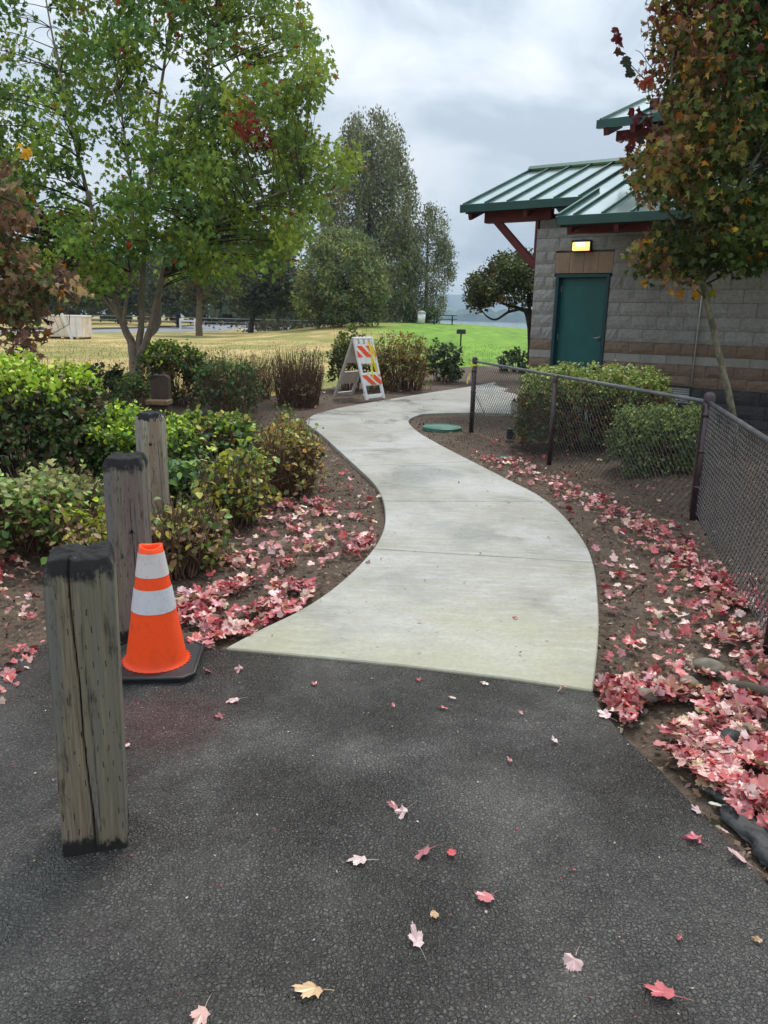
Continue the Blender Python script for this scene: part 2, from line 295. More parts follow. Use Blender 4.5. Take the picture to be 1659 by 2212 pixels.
def mesh(mb, name='m', smooth=False):
    me = bpy.data.meshes.new(name); me.from_pydata(mb.v, [], mb.f); me.validate()
    bm = bmesh.new(); bm.from_mesh(me); bmesh.ops.recalc_face_normals(bm, faces=bm.faces); bm.to_mesh(me); bm.free()
    if smooth: me.shade_smooth()
    return me
def bevel(me, w, seg=1, ang=.6):
    bm = bmesh.new(); bm.from_mesh(me); ed = [e for e in bm.edges if len(e.link_faces) == 2 and e.calc_face_angle(0) > ang]
    bmesh.ops.bevel(bm, geom=ed, offset=w, segments=seg, affect='EDGES', profile=.5, clamp_overlap=True); bm.to_mesh(me); bm.free(); return me
def link(name, data, mat=None, parent=None, loc=None, **kw):
    o = bpy.data.objects.new(name, data); COL.objects.link(o)
    if mat is not None and data is not None and not data.materials: data.materials.append(mat)
    if parent is not None: o.parent = parent
    if loc is not None: o.location = loc
    for k, v in kw.items(): o[k] = v
    return o
def thing(name, label, cat, loc=(0, 0, 0), group=None, rz=0):
    o = bpy.data.objects.new(name, None); COL.objects.link(o); o.location = tuple(loc); o.rotation_euler = (0, 0, rz); o.empty_display_size = .1
    o['label'] = label; o['category'] = cat
    if group: o['group'] = group
    return o
def root_loc(o):
    while o.parent: o = o.parent
    return np.array(o.location)
def part(name, mb, mat, parent, smooth=False, bev=0, label=None, stuff=False):   # mb holds world positions
    L = root_loc(parent); m2 = MB(); m2.v = [tuple(np.array(p)-L) for p in mb.v]; m2.f = mb.f
    me = mesh(m2, name, smooth)
    if bev: bevel(me, bev)
    o = link(name, me, mat, parent)
    if label: o['label'] = label
    if stuff: o['kind'] = 'stuff'
    return o
def single(name, mb, mat, label, cat, loc, group=None, smooth=False, bev=0):
    L = np.array(loc); m2 = MB(); m2.v = [tuple(np.array(p)-L) for p in mb.v]; m2.f = mb.f; me = mesh(m2, name, smooth)
    if bev: bevel(me, bev)
    o = link(name, me, mat, None, tuple(L), label=label, category=cat)
    if group: o['group'] = group
    return o
def structure(name, mb, mat, smooth=False, kind='structure', parent=None):
    o = link(name, mesh(mb, name, smooth), mat, parent)
    if parent is None: o['kind'] = kind
    return o
def catmull(pts, n=8):
    pts = [np.array(p, float) for p in pts]; out = []
    for i in range(len(pts)-1):
        p0 = pts[max(i-1, 0)]; p1 = pts[i]; p2 = pts[i+1]; p3 = pts[min(i+2, len(pts)-1)]
        for k in range(n):
            t = k/n; out.append(.5*((2*p1)+(-p0+p2)*t+(2*p0-5*p1+4*p2-p3)*t*t+(-p0+3*p1-3*p2+p3)*t**3))
    out.append(pts[-1]); return out
def sstep(a, b, x): t = np.clip((x-a)/(b-a), 0, 1); return t*t*(3-2*t)
def inpoly(x, y, poly):
    c = False; n = len(poly); j = n-1
    for i in range(n):
        if (poly[i][1] > y) != (poly[j][1] > y) and x < (poly[j][0]-poly[i][0])*(y-poly[i][1])/(poly[j][1]-poly[i][1])+poly[i][0]: c = not c
        j = i
    return c

# ---- leaf shapes (flat templates, length 1 along +y, stalk at the origin)
def maple_leaf(curl=.15, seed=0, detail=True):
    r = random.Random(seed)
    lob = [(0, 1.0), (.93, .86), (-.93, .86), (1.9, .62), (-1.9, .62)]      # angle from +y, length
    pts = []
    for a, L in sorted(lob, key=lambda q: q[0]):
        L *= r.uniform(.88, 1.08)
        if detail: pts += [(a-.4, L*.66), (a-.26, L*.87), (a-.1, L*.84), (a, L), (a+.1, L*.84), (a+.26, L*.87), (a+.4, L*.66)] if abs(a) < 1.5 else [(a-.3, L*.74), (a-.1, L*.85), (a, L), (a+.1, L*.85), (a+.3, L*.74)]
        else: pts += [(a-.24, L*.6), (a, L), (a+.24, L*.6)]
    pts = [(math.sin(a)*L*.62, .3+math.cos(a)*L*.62) for a, L in sorted(pts)]
    V = [(0, .3, 0)] + [(0, .06, 0)] + [(x, y, 0) for x, y in pts]; n = len(pts)
    ph = r.uniform(0, 6.3); k1 = r.uniform(-1, 1); k2 = r.uniform(-1, 1); fold = r.uniform(-.3, 1.0)
    V = [(x, y-.3, curl*(k1*x*x*2.2 + k2*(y-.3)**2*2.2 + fold*abs(x)*1.1 + .28*math.sin(5*math.atan2(x, y-.3)+ph)*math.hypot(x, y-.3)*1.3)) for x, y, z in V]
    F = [(0, 2+i, 3+i) for i in range(n-1)] + [(0, 1+n, 1), (0, 1, 2)]
    return np.array(V), F
def ovate(fold=.15, w=.42):
    return np.array([(0, 0, 0), (w*.8, .32, fold), (w*.75, .62, fold), (0, 1, -.05), (-w*.75, .62, fold), (-w*.8, .32, fold), (0, .5, 0)]), [(0, 1, 6), (1, 2, 6), (2, 3, 6), (3, 4, 6), (4, 5, 6), (5, 0, 6)]
def tri_leaf(w=.5): return np.array([(0, 0, 0), (w*.5, .5, .06), (0, 1, 0), (-w*.5, .5, .06)]), [(0, 1, 2, 3)]
MAPLE_LO = [maple_leaf(.45, i, False) for i in range(5)]
OVATE = [ovate(.12), ovate(.2, .5), ovate(.05, .36)]
TRI = [tri_leaf(.55), tri_leaf(.7)]
LANCE = [tri_leaf(.3), tri_leaf(.24)]
def rotmats(n, droop=0., flat=0., r=rng):
    """random leaf frames; droop biases the tip downwards, flat biases the blade to lie level"""
    y = r.normal(size=(n, 3)); y[:, 2] -= droop*1.6; y /= np.linalg.norm(y, axis=1)[:, None]
    z = r.normal(size=(n, 3)); z[:, 2] += flat*4; z -= y*(z*y).sum(1)[:, None]; z /= np.linalg.norm(z, axis=1)[:, None]+1e-9
    x = np.cross(y, z); return np.stack([x, y, z], 2)
def leaf_mesh(name, pos, size, cols, shapes, droop=0., flat=0., mats=None, smooth=False):
    pos = np.asarray(pos); n = len(pos); size = np.broadcast_to(np.asarray(size, float), (n,))
    Rm = rotmats(n, droop, flat) if mats is None else mats; pick = rng.integers(0, len(shapes), n)
    V = []; LV = []; LT = []; C = []; off = 0
    for s, (sv, sf) in enumerate(shapes):
        ix = np.nonzero(pick == s)[0]
        if not len(ix): continue
        vv = np.einsum('nij,kj->nki', Rm[ix], sv)*size[ix][:, None, None] + pos[ix][:, None, :]
        k = len(sv); V.append(vv.reshape(-1, 3)); C.append(np.repeat(cols[ix], k, 0))
        lens = np.array([len(f) for f in sf]); flatf = np.array([i for f in sf for i in f])
        base = off + np.arange(len(ix))*k
        LV.append((base[:, None]+flatf[None, :]).ravel()); LT.append(np.tile(lens, len(ix))); off += len(ix)*k
    V = np.concatenate(V); LV = np.concatenate(LV); LT = np.concatenate(LT); C = np.concatenate(C)
    me = bpy.data.meshes.new(name); me.vertices.add(len(V)); me.vertices.foreach_set('co', V.astype(np.float32).ravel())
    me.loops.add(len(LV)); me.loops.foreach_set('vertex_index', LV.astype(np.int32))
    me.polygons.add(len(LT)); st = np.concatenate([[0], np.cumsum(LT)[:-1]]); me.polygons.foreach_set('loop_start', st.astype(np.int32))
    at = me.color_attributes.new('col', 'FLOAT_COLOR', 'POINT'); at.data.foreach_set('color', np.concatenate([C, np.ones((len(C), 1))], 1).astype(np.float32).ravel())
    me.update(calc_edges=True)
    if smooth: me.shade_smooth()
    return me
def palette(n, cols, w, jit=.18):
    cols = np.array(cols, float); w = np.array(w, float); w /= w.sum(); c = cols[rng.choice(len(cols), n, p=w)]
    return np.clip(c*(1+rng.normal(0, jit, (n, 1)))*(1+rng.normal(0, jit*.3, (n, 3))), .002, .95)

# ==================================================================== THE SETTING
def bed_edge(x): return 15.6 + 11.*sstep(-2.5, 1.5, np.asarray(x, float))
def height(x, y):
    x = np.asarray(x, float); y = np.asarray(y, float)
    rise = sstep(27, 70, y)*sstep(-13, -1, x)*(1.12 - .36*sstep(6, 16, x))
    fall = sstep(78, 125, y)*sstep(-34, -18, x)
    far = sstep(150, 220, y)
    z = rise*(1-fall) - 6.5*np.maximum(fall, far)
    return z - .14*(1-sstep(-.9, -.1, y-bed_edge(x))) + .012*np.sin(x*1.7+y*.9)*sstep(14, 20, y)
def terrain():
    xs = np.concatenate([-np.geomspace(3000, 42, 14), np.linspace(-40, 40, 81), np.geomspace(42, 3000, 14)])
    ys = np.concatenate([[-30, -12], np.linspace(-4, 130, 135), np.geomspace(133, 1080, 14)])
    X, Y = np.meshgrid(xs, ys); Z = height(X, Y); nx = len(xs)
    mb = MB(); mb.v = [tuple(p) for p in np.stack([X.ravel(), Y.ravel(), Z.ravel()], 1)]
    mb.f = [(j*nx+i, j*nx+i+1, (j+1)*nx+i+1, (j+1)*nx+i) for j in range(len(ys)-1) for i in range(nx-1)]
    structure('lawn', mb, MT['lawn'], True)
terrain()
def flat_sheet(name, poly, z, mat, kind='structure', thick=0.):
    mb = MB(); pts = [(p[0], p[1], z) for p in poly]
    if thick: mb.prism([(p[0], p[1], z-thick) for p in poly], (0, 0, thick))
    else: mb.add(pts, [tuple(range(len(pts)))])
    return structure(name, mb, mat)
# river and its far side
flat_sheet('river', [(-3000, 126), (3000, 126), (3000, 1915), (-3000, 1915)], -2.4, MT['water'])
def far_side():
    mb = MB(); n = 620; xs = np.linspace(-2000, 2600, n); V = []; F = []
    for i, x in enumerate(xs):
        h = 17+8*mnoise.noise((x*.011, 3, 0))+7*mnoise.noise((x*.06, 1, 0))+5*mnoise.noise((x*.21, 7, 0))-2
        h *= 1.75; V += [(x, 1900, -2.8), (x, 1906, h*.55), (x, 1925, h), (x, 1990, h*.8), (x, 2150, -2.8)]
    for i in range(n-1):
        for k in range(4): F.append((i*5+k, (i+1)*5+k, (i+1)*5+k+1, i*5+k+1))
    mb.add(V, F); o = structure('far_wood', mb, MT['hill'], False, 'stuff')
    mb = MB(); n = 90; xs = np.linspace(-4800, 4800, n); V = []; F = []; prof = [(3150, -5), (3500, .45), (3900, .85), (4300, 1.), (4700, .6), (4950, -5)]
    for x in xs:
        h = 128+36*mnoise.noise((x*.0011, 9, 0))+16*mnoise.noise((x*.004, 2, 0))+5*mnoise.noise((x*.02, 4, 0))
        V += [(x, y, h*k if k > 0 else k) for y, k in prof]
    m = len(prof)
    for i in range(n-1):
        for k in range(m-1): F.append((i*m+k, (i+1)*m+k, (i+1)*m+k+1, i*m+k+1))
    mb.add(V, F); structure('hills', mb, MT['hill'], True)
    flat_sheet('far_land', [(-5000, 1921), (5000, 1921), (5000, 4960), (-5000, 4960)], -2.5, MT['hill'])
far_side()

# asphalt apron: world outline from its visible edge, running back behind the camera
APRON_L = [P(*p)[:2] for p in ((-420, 1470), (-200, 1455), (0, 1441), (60, 1400), (110, 1388), (200, 1392), (300, 1396), (400, 1400), (487, 1405))]
APRON_M = [P(*p)[:2] for p in ((870, 1442), (1100, 1470), (1280, 1497))]
APRON_R = [P(*p)[:2] for p in ((1300, 1535), (1345, 1590), (1420, 1660), (1480, 1720), (1545, 1790), (1610, 1860), (1680, 1935), (1800, 2060))]
apron = [(-9, 2.75)] + list(APRON_L) + list(APRON_M) + list(APRON_R) + [(1.6, .2), (2.2, -6), (-9, -6)]
flat_sheet('asphalt_apron', apron, 0., MT['asphalt'])

# planting beds: uneven soil sheet
def bed():
    xs = np.arange(-9, 9.01, .09); ys = np.arange(.4, 30.01, .09); nx = len(xs); mb = MB()
    for y in ys:
        for x in xs:
            z = -.03 + .02*mnoise.noise((x*1.3, y*1.3, 0)) + .012*mnoise.noise((x*5, y*5, 3))
            z += .09*float(sstep(2.1, 3.4, x))*(1 if y > 7 else .4)        # rises slightly towards the wall
            mb.v.append((x, y, z))
    B = lambda x: float(bed_edge(x))-.15 + .3*mnoise.noise((x*.8, 0, 5))
    for j in range(len(ys)-1):
        for i in range(nx-1):
            if ys[j] < B(xs[i]): mb.f.append((j*nx+i, j*nx+i+1, (j+1)*nx+i+1, (j+1)*nx+i))
    structure('soil_bed', mb, MT['soil'], True)
bed()

# concrete path, one slab per bay
LEFT = [(487, 1405), (560, 1366), (640, 1327), (700, 1290), (745, 1254), (785, 1215), (814, 1178), (829, 1145), (832, 1115), (826, 1080), (808, 1048), (775, 1015), (735, 978), (705, 950), (686, 934), (668, 922), (660, 914), (668, 904), (686, 895), (737, 882), (816, 868), (924, 850), (1018, 835.6), (1125.6, 817.6), (1300, 796)]
RIGHT = [(1280, 1497), (1289, 1420), (1293, 1350), (1290, 1290), (1284, 1235), (1270, 1190), (1245, 1150), (1205, 1105), (1160, 1071), (1100, 1040), (1040, 1009), (985, 981), (940, 957), (905, 936), (890, 923), (883, 914), (885, 907), (899, 900), (924, 895), (1014, 893), (1125, 896), (1330, 908)]
Lw = catmull([P(*p) for p in LEFT], 6); Rw = catmull([P(*p) for p in RIGHT], 6)
def near(poly, pt): return int(np.argmin([np.linalg.norm(p-pt) for p in poly]))
JOINTS = [((822, 1190), (1283, 1222)), ((831, 1088), (1182, 1088)), ((757, 1012), (1028, 1001)), ((690, 935), (901, 933)), ((760, 877), (899, 900)), ((1022, 835), (1040, 893))]
def path():
    root = bpy.data.objects.new('path', None); COL.objects.link(root); root['kind'] = 'structure'
    li = [0]+[near(Lw, P(*a)) for a, b in JOINTS]+[len(Lw)-1]; ri = [0]+[near(Rw, P(*b)) for a, b in JOINTS]+[len(Rw)-1]
    for k in range(len(li)-1):
        l = Lw[li[k]:li[k+1]+1]; r = Rw[ri[k]:ri[k+1]+1]
        poly = [p.copy() for p in l]+[p.copy() for p in r[::-1]]
        if k == 0:
            fr = [P(*p) for p in ((1100, 1470), (870, 1442), (680, 1423))]; poly = [p.copy() for p in l]+[p.copy() for p in r[::-1]]+fr
        # pull each bay 5 mm off its joints so the grooves are real gaps
        nl = len(l); 
        def shift(i, d): poly[i] = poly[i]+d
        if k > 0:
            d = l[min(2, nl-1)]-l[0]; d = d/np.linalg.norm(d)*.006; shift(0, d); d = r[min(2, len(r)-1)]-r[0]; d = d/np.linalg.norm(d)*.006; shift(nl+len(r)-1, d)
        d = l[-1]-l[-3]; shift(nl-1, -d/np.linalg.norm(d)*.006); d = r[-1]-r[-3]; shift(nl, -d/np.linalg.norm(d)*.006)
        mb = MB(); mb.prism([(p[0], p[1], -.09) for p in poly], (0, 0, .104)); me = mesh(mb, 'slab'); bevel(me, .006, 1, .9)
        link('slab', me, MT['concrete'], root)
path()
PATH_POLY = [(p[0], p[1]) for p in Lw]+[(p[0], p[1]) for p in Rw[::-1]]

# low bitumen ridge along the right edge of the apron
def berm():
    pts = catmull([P(*p, .0) for p in ((1545, 1690), (1590, 1740), (1630, 1790), (1680, 1850), (1760, 1940))], 8); mb = MB()
    V = []; n = 9
    for i, p in enumerate(pts):
        s = math.sin(math.pi*min(1, (i+1)/6)/2)
        for k in range(n):
            a = math.pi*k/(n-1); rr = 1+.55*mnoise.noise((p[0]*11+k*.7, p[1]*11, 0))+.3*mnoise.noise((p[0]*40+k*2, p[1]*40, 4)); d = np.array([.8, -.6, 0])
            q = p - d*math.cos(a)*.075*s*rr + np.array([0, 0, 0.024*s*math.sin(a)*rr-.01]); V.append(q)
    F = [(i*n+k, i*n+k+1, (i+1)*n+k+1, (i+1)*n+k) for i in range(len(pts)-1) for k in range(n-1)]
    mb.add(V, F); structure('bitumen_ridge', mb, MT['berm'], True)
    pts = catmull([P(*p, .01) for p in ((1560, 1484), (1610, 1492), (1659, 1508), (1720, 1530))], 6)
    mb = MB().tube([p+np.array([0, 0, .012]) for p in pts], [.012+.02*math.sin(math.pi*(i+1)/(len(pts)+1)) for i in range(len(pts))], 7)
    single('tree_root', mb, MT['dark_bark'], 'dark root lying bare among the fallen leaves by the fence', 'root', P(1560, 1484), None, True)
berm()

# left distance: park road with kerb, island and far bits
def road():
    # strip between lawn and island, and its upper return
    near_e = [(-400, 722), (0, 720), (200, 719), (470, 716), (560, 706), (640, 694)]
    far_e = [(-400, 713), (0, 713), (200, 712), (330, 708), (415, 704), (440, 696), (440, 690), (400, 687), (200, 686), (-400, 690)]
    up = [(-400, 672), (200, 678), (330, 680.5), (480, 684), (560, 688)]
    poly = [P(*p) for p in near_e]+[P(*p) for p in ((600, 690), (560, 688), (480, 684.5), (330, 681), (200, 678.5), (-400, 673.5))]
    for p in poly: p[1] = min(p[1], 140)
    mb = MB(); mb.add([(p[0], p[1], .012) for p in poly], [tuple(range(len(poly)))]); structure('road', mb, MT['road'])
    isl = [P(*p) for p in far_e]; isl = catmull(isl, 4)
    mb = MB().prism([(p[0], p[1], 0) for p in isl], (0, 0, .14)); structure('road_island', mb, MT['lawn'])
    k = MB().tube([(p[0], p[1], .05) for p in isl], .12, 6); structure('kerb', k, MT['kerb'])
road()

# ==================================================================== VEGETATION BUILDERS
def grow(root, stems, clumps, mat, trunk_mat, shapes, size, lpc, rad, pal, droop=.3, flat=.0, twig_r=.012, twig_mat=None, red=None, squash=.75, branch=True, crown='crown'):
    """stems: list of (points, radii); clumps: (n,3). Branches run from the nearest stem point to each clump."""
    tb = MB(); sp = []; 
    for pts, rad_ in stems:
        cp = catmull(pts, 5); m = len(cp); rr = np.interp(np.linspace(0, 1, m), np.linspace(0, 1, len(rad_)), rad_)
        for i in range(1, m-1): cp[i] = cp[i]+np.array([R_.gauss(0, 1), R_.gauss(0, 1), 0])*rr[i]*.08
        tb.tube(cp, list(rr), 9); sp += [(cp[i], rr[i]) for i in range(m)]
    part('trunk', tb, trunk_mat, root, True)
    SPp = np.array([p for p, r in sp]); SPr = np.array([r for p, r in sp])
    if branch:
        bb = MB()
        for c in clumps:
            d = SPp-c; dist = np.linalg.norm(d, axis=1) + np.where(SPp[:, 2] > c[2]-.12, 1.2, 0)+SPr*2
            i = int(np.argmin(dist)); a = SPp[i]; L = np.linalg.norm(c-a); 
            if L < .05: continue
            mid = (a+c)/2+np.array([R_.gauss(0, .06)*L, R_.gauss(0, .06)*L, .07*L]); r0 = min(SPr[i]*.55, twig_r*(1+L*.5))
            bb.tube(catmull([a, mid, c], 3), list(np.linspace(r0, twig_r*.35, 7)), 4, False)
        part('branches', bb, twig_mat or trunk_mat, root, True)
    n = len(clumps)*lpc; cid = np.repeat(np.arange(len(clumps)), lpc)
    off = rng.normal(0, 1, (n, 3)); off /= np.linalg.norm(off, axis=1)[:, None]+1e-9; off *= (rng.random((n, 1))**.5)*rad; off[:, 2] *= squash
    pos = np.asarray(clumps)[cid]+off
    cols = pal(pos, cid, n)
    L = root_loc(root); sz = size*rng.uniform(.65, 1.2, n)
    o = link(crown, leaf_mesh(crown, pos-L, sz, cols, shapes, droop, flat), mat, root); o['kind'] = 'stuff'
    return o
def poly_clumps(poly, Y, depth, n, holes=0., scale=.9, taper=True, seed=0, clear=None):
    """clump centres filling a crown with that outline seen from the path, real depth given"""
    r = random.Random(seed); xs = [p[0] for p in poly]; ys = [p[1] for p in poly]; out = []; cx = sum(xs)/len(xs); cy = sum(ys)/len(ys); tries = 0
    W_ = (max(xs)-min(xs))/2; Hh = (max(ys)-min(ys))/2
    while len(out) < n and tries < n*60:
        tries += 1; x = r.uniform(min(xs), max(xs)); y = r.uniform(min(ys), max(ys))
        if not inpoly(x, y, poly): continue
        q = min(1., math.hypot((x-cx)/W_, (y-cy)/Hh)); half = depth*(math.sqrt(max(.08, 1-q*q*.9)) if taper else 1)
        dz = r.uniform(-half, half); p = Q(x, y, Y+dz)
        if holes and mnoise.noise(Vector(p)*scale+Vector((seed*3.1, 0, 0)))+.08 < holes-.5: continue
        out.append(p)
    return np.array(out)

# ---- the big maple on the left
def left_maple():
    Y = 15.; b = Q(292, 866, Y); b[2] = 0.
    root = thing('maple_tree', 'large multi-stemmed green maple with a few red sprays, beyond the left shrubs', 'tree', b)
    q = lambda x, y, d=0: Q(x, y, Y+d)
    stems = [([b+np.array([0, 0, -.1]), q(292, 800), q(284, 745), q(262, 690), q(238, 610, -.2), q(205, 480, -.4), q(160, 300, -.6), q(110, 60, -.8), q(80, -120, -.9)], [.155, .12, .08, .06, .05, .04, .028, .014, .006]),
             ([q(294, 800), q(300, 745, .05), q(306, 690, .1), q(308, 600, .2), q(318, 450, .3), q(340, 250, .4), q(372, 0, .5), q(385, -220, .6)], [.105, .07, .056, .05, .042, .03, .018, .007]),
             ([q(300, 770), q(322, 720, -.1), q(345, 620, -.2), q(372, 500, -.3), q(415, 330, -.5), q(450, 150, -.6), q(480, -60, -.6)], [.09, .064, .052, .043, .03, .018, .007]),
             ([q(285, 735), q(268, 690, -.15), q(285, 560, -.3), q(285, 420, -.4), q(262, 240, -.5), q(235, 20, -.5)], [.06, .038, .033, .028, .018, .007]),
             ([q(318, 725), q(340, 700, .3), q(352, 600, .6), q(430, 470, .9), q(520, 390, 1.1), q(640, 355, 1.2), q(730, 345, 1.1)], [.07, .06, .05, .042, .03, .018, .006]),
             ([q(270, 700), q(225, 640, .3), q(150, 540, .5), q(80, 440, .7), q(0, 350, .8)], [.06, .045, .035, .022, .01]),
             ([q(345, 610), q(400, 540, -.6), q(480, 470, -1), q(570, 430, -1.2), q(650, 400, -1.3)], [.05, .04, .028, .018, .007]),
             ([q(330, 380), q(400, 260, .7), q(500, 160, 1), q(590, 90, 1.1)], [.045, .032, .02, .008])]
    outline = [(-140, -320), (560, -320), (600, -40), (645, 5), (655, 60), (690, 120), (695, 180), (680, 240), (690, 300), (735, 325), (790, 330), (760, 365), (735, 400), (700, 425), (690, 475), (640, 515), (618, 560), (560, 590), (470, 600), (400, 610), (330, 570), (250, 620), (150, 640), (40, 600), (-60, 560), (-200, 300)]
    cl = poly_clumps(outline, Y, 2.5, 1240, .43, .8, True, 4)
    # thin the upper left, where sky shows between the stems
    keep = []
    for c in cl:
        thin = .5*float(sstep(3.4, 5.2, c[2]))*float(sstep(-3.2, -5.2, c[0])) 
        keep.append(R_.random() > thin)
    cl = cl[np.array(keep)]
    base = palette(len(cl), [(.2, .31, .05), (.11, .21, .05), (.31, .41, .065), (.125, .24, .08)], [3, 2.6, 2.6, 1.6], .12)
    def pal(pos, cid, n):
        c = base[cid]*(1+rng.normal(0, .16, (n, 1))); sx = sstep(-4.5, -1, pos[:, 0])[:, None]; c = c*(1-.3*sx)+np.array([.28, .32, .055])*.3*sx
        k = rng.random(n) < .008; c[k] = (.42, .05, .03); k = rng.random(n) < .012; c[k] = (.3, .12, .03)
        tgt = [(Q(575, 305, Y)[:3], .2), (Q(480, 30, Y), .14), (Q(545, 300, Y-.5), .17)]
        for t, rr in tgt:
            k = np.hypot(pos[:, 0]-t[0], pos[:, 2]-t[2]) < rr*(.6+.6*rng.random(n)); c[k] = np.array([.36, .06, .04])*(1+rng.normal(0, .2, (int(k.sum()), 1)))
        return np.clip(c, .003, .9)
    grow(root, stems, cl, MT['leaf'], MT['maple_bark'], MAPLE_LO, .132, 42, .36, pal, .75, .1, .011, MT['dark_bark'])
    # the yellow spray that stands out at the left
    for k in range(7):
        p = Q(50+R_.gauss(0, 8), 327+R_.gauss(0, 9), 11.2+R_.gauss(0, .08)); hang_leaf(p, (.75, .42, .03), root, .1, None)
HANG = None
def hang_leaf(p, c, parent, size, label):
    global HANG
    if HANG is None:
        HANG = []
        for i in range(4):
            v, f = maple_leaf(.5, 40+i, True); mb = MB().add(v, f); HANG.append(mesh(mb, 'leaf'))
            HANG[-1].materials.append(MT['hang'])
    o = bpy.data.objects.new('leaf', HANG[R_.randrange(4)]); COL.objects.link(o); o.parent = parent
    o.location = tuple(np.array(p)-root_loc(parent)); o.rotation_euler = (-1.57+R_.gauss(0, .35), R_.gauss(0, .45), R_.gauss(0, .5)); o.scale = (size*1.3,)*3; o.color = (*c, 1)
    return o
left_maple()

def right_maple():
    Y = 8.7; b = P(1600, 985); b = np.array([Q(1600, 985, 8.9)[0], 8.9, 0.])
    root = thing('maple_tree', 'young maple with rust and dark olive leaves in front of the block wall', 'tree', b)
    q = lambda x, y, d=0: Q(x, y, Y+d)
    stems = [([b+np.array([0, 0, -.1]), q(1582, 890), q(1562, 800), q(1545, 730), q(1527, 650), q(1510, 540), q(1520, 400), q(1545, 230), q(1575, 40), q(1590, -160)], [.05, .038, .036, .034, .032, .03, .027, .022, .014, .006]),
             ([q(1526, 645), q(1500, 560, .1), q(1450, 470, .2), q(1410, 400, .2)], [.03, .024, .016, .006]),
             ([q(1512, 560), q(1570, 450, -.3), q(1640, 330, -.4), q(1720, 180, -.4)], [.03, .025, .018, .006]),
             ([q(1512, 500), q(1470, 350, -.2), q(1450, 200, -.2), q(1465, 40, -.3)], [.028, .022, .014, .006]),
             ([q(1530, 380), q(1600, 300, .4), q(1690, 160, .5)], [.025, .018, .006])]
    outline = [(1500, -300), (1446, -60), (1432, 10), (1425, 45), (1455, 75), (1428, 110), (1412, 150), (1400, 200), (1405, 250), (1380, 300), (1352, 335), (1348, 370), (1392, 372), (1398, 400), (1390, 440), (1372, 480), (1366, 520), (1372, 570), (1400, 600), (1460, 612), (1500, 600), (1560, 585), (1640, 570), (1720, 560), (1860, 480), (1900, 100), (1840, -300)]
    cl = poly_clumps(outline, Y, 1.15, 560, .41, 1.5, True, 9)
    base = palette(len(cl), [(.06, .085, .02), (.095, .12, .026), (.14, .075, .03), (.115, .105, .028)], [6, 4.5, .45, .9], .15)
    xl = float(Q(1400, 500, Y)[0]); xr = float(Q(1500, 500, Y)[0])
    def pal(pos, cid, n):
        c = base[cid]*(1+rng.normal(0, .2, (n, 1))); s = 1-sstep(xl-.1, xr, pos[:, 0]); k = rng.random(n) < s*.6+.03
        c[k] = palette(int(k.sum()), [(.26, .15, .06), (.32, .2, .05), (.18, .09, .055), (.34, .14, .025), (.24, .22, .06)], [3, 2.4, 2, .8, 3])
        zt = float(Q(1450, 330, Y)[2]); k = rng.random(n) < .3*sstep(zt, zt+1., pos[:, 2])*(1-sstep(xl, xr+.5, pos[:, 0])); c[k] = palette(int(k.sum()), [(.13, .03, .03), (.17, .06, .035)], [1, 1])
        k = rng.random(n) < .007; c[k] = (.5, .17, .015); k = rng.random(n) < .012; c[k] = (.62, .36, .02)
        return np.clip(c, .003, .9)
    grow(root, stems, cl, MT['leaf'], MT['birch'], MAPLE_LO, .104, 44, .27, pal, .7, .1, .008, MT['dark_bark'])
    # loose sprays standing clear against the sky
    tw = MB()
    for pts in ([(1400, 180), (1372, 150), (1345, 118), (1332, 85)], [(1420, 160), (1402, 140), (1385, 115), (1372, 108)], [(1410, 330), (1408, 260), (1400, 190), (1392, 95)], [(1440, 110), (1420, 80), (1400, 100)]):
        tw.tube(catmull([Q(x, y, Y) for x, y in pts], 4), list(np.linspace(.006, .002, 4*(len(pts)-1)+1)), 4)
    part('loose_twigs', tw, MT['dark_bark'], root, True)
    for x, y, c in ((1332, 66, (.1, .018, .02)), (1342, 88, (.12, .02, .02)), (1333, 78, (.11, .02, .02)), (1335, 108, (.06, .03, .02)), (1352, 128, (.035, .045, .03)), (1357, 140, (.035, .045, .03)), (1362, 155, (.04, .045, .03)), (1366, 240, (.11, .02, .025)), (1382, 236, (.1, .02, .025)), (1374, 256, (.1, .02, .03)), (1396, 262, (.09, .02, .02)), (1352, 296, (.1, .02, .02)), (1366, 305, (.12, .03, .02)), (1360, 316, (.09, .02, .02)), (1384, 300, (.05, .04, .03)), (1400, 250, (.12, .03, .03)), (1404, 170, (.32, .06, .03)), (1392, 182, (.28, .06, .03)), (1380, 385, (.14, .18, .04)), (1384, 400, (.12, .16, .04)), (1506, 634, (.7, .33, .02)), (1470, 632, (.6, .25, .02)), (1536, 632, (.45, .4, .03))):
        hang_leaf(Q(x, y, Y+R_.gauss(0, .06)), c, root, .11, None)
right_maple()

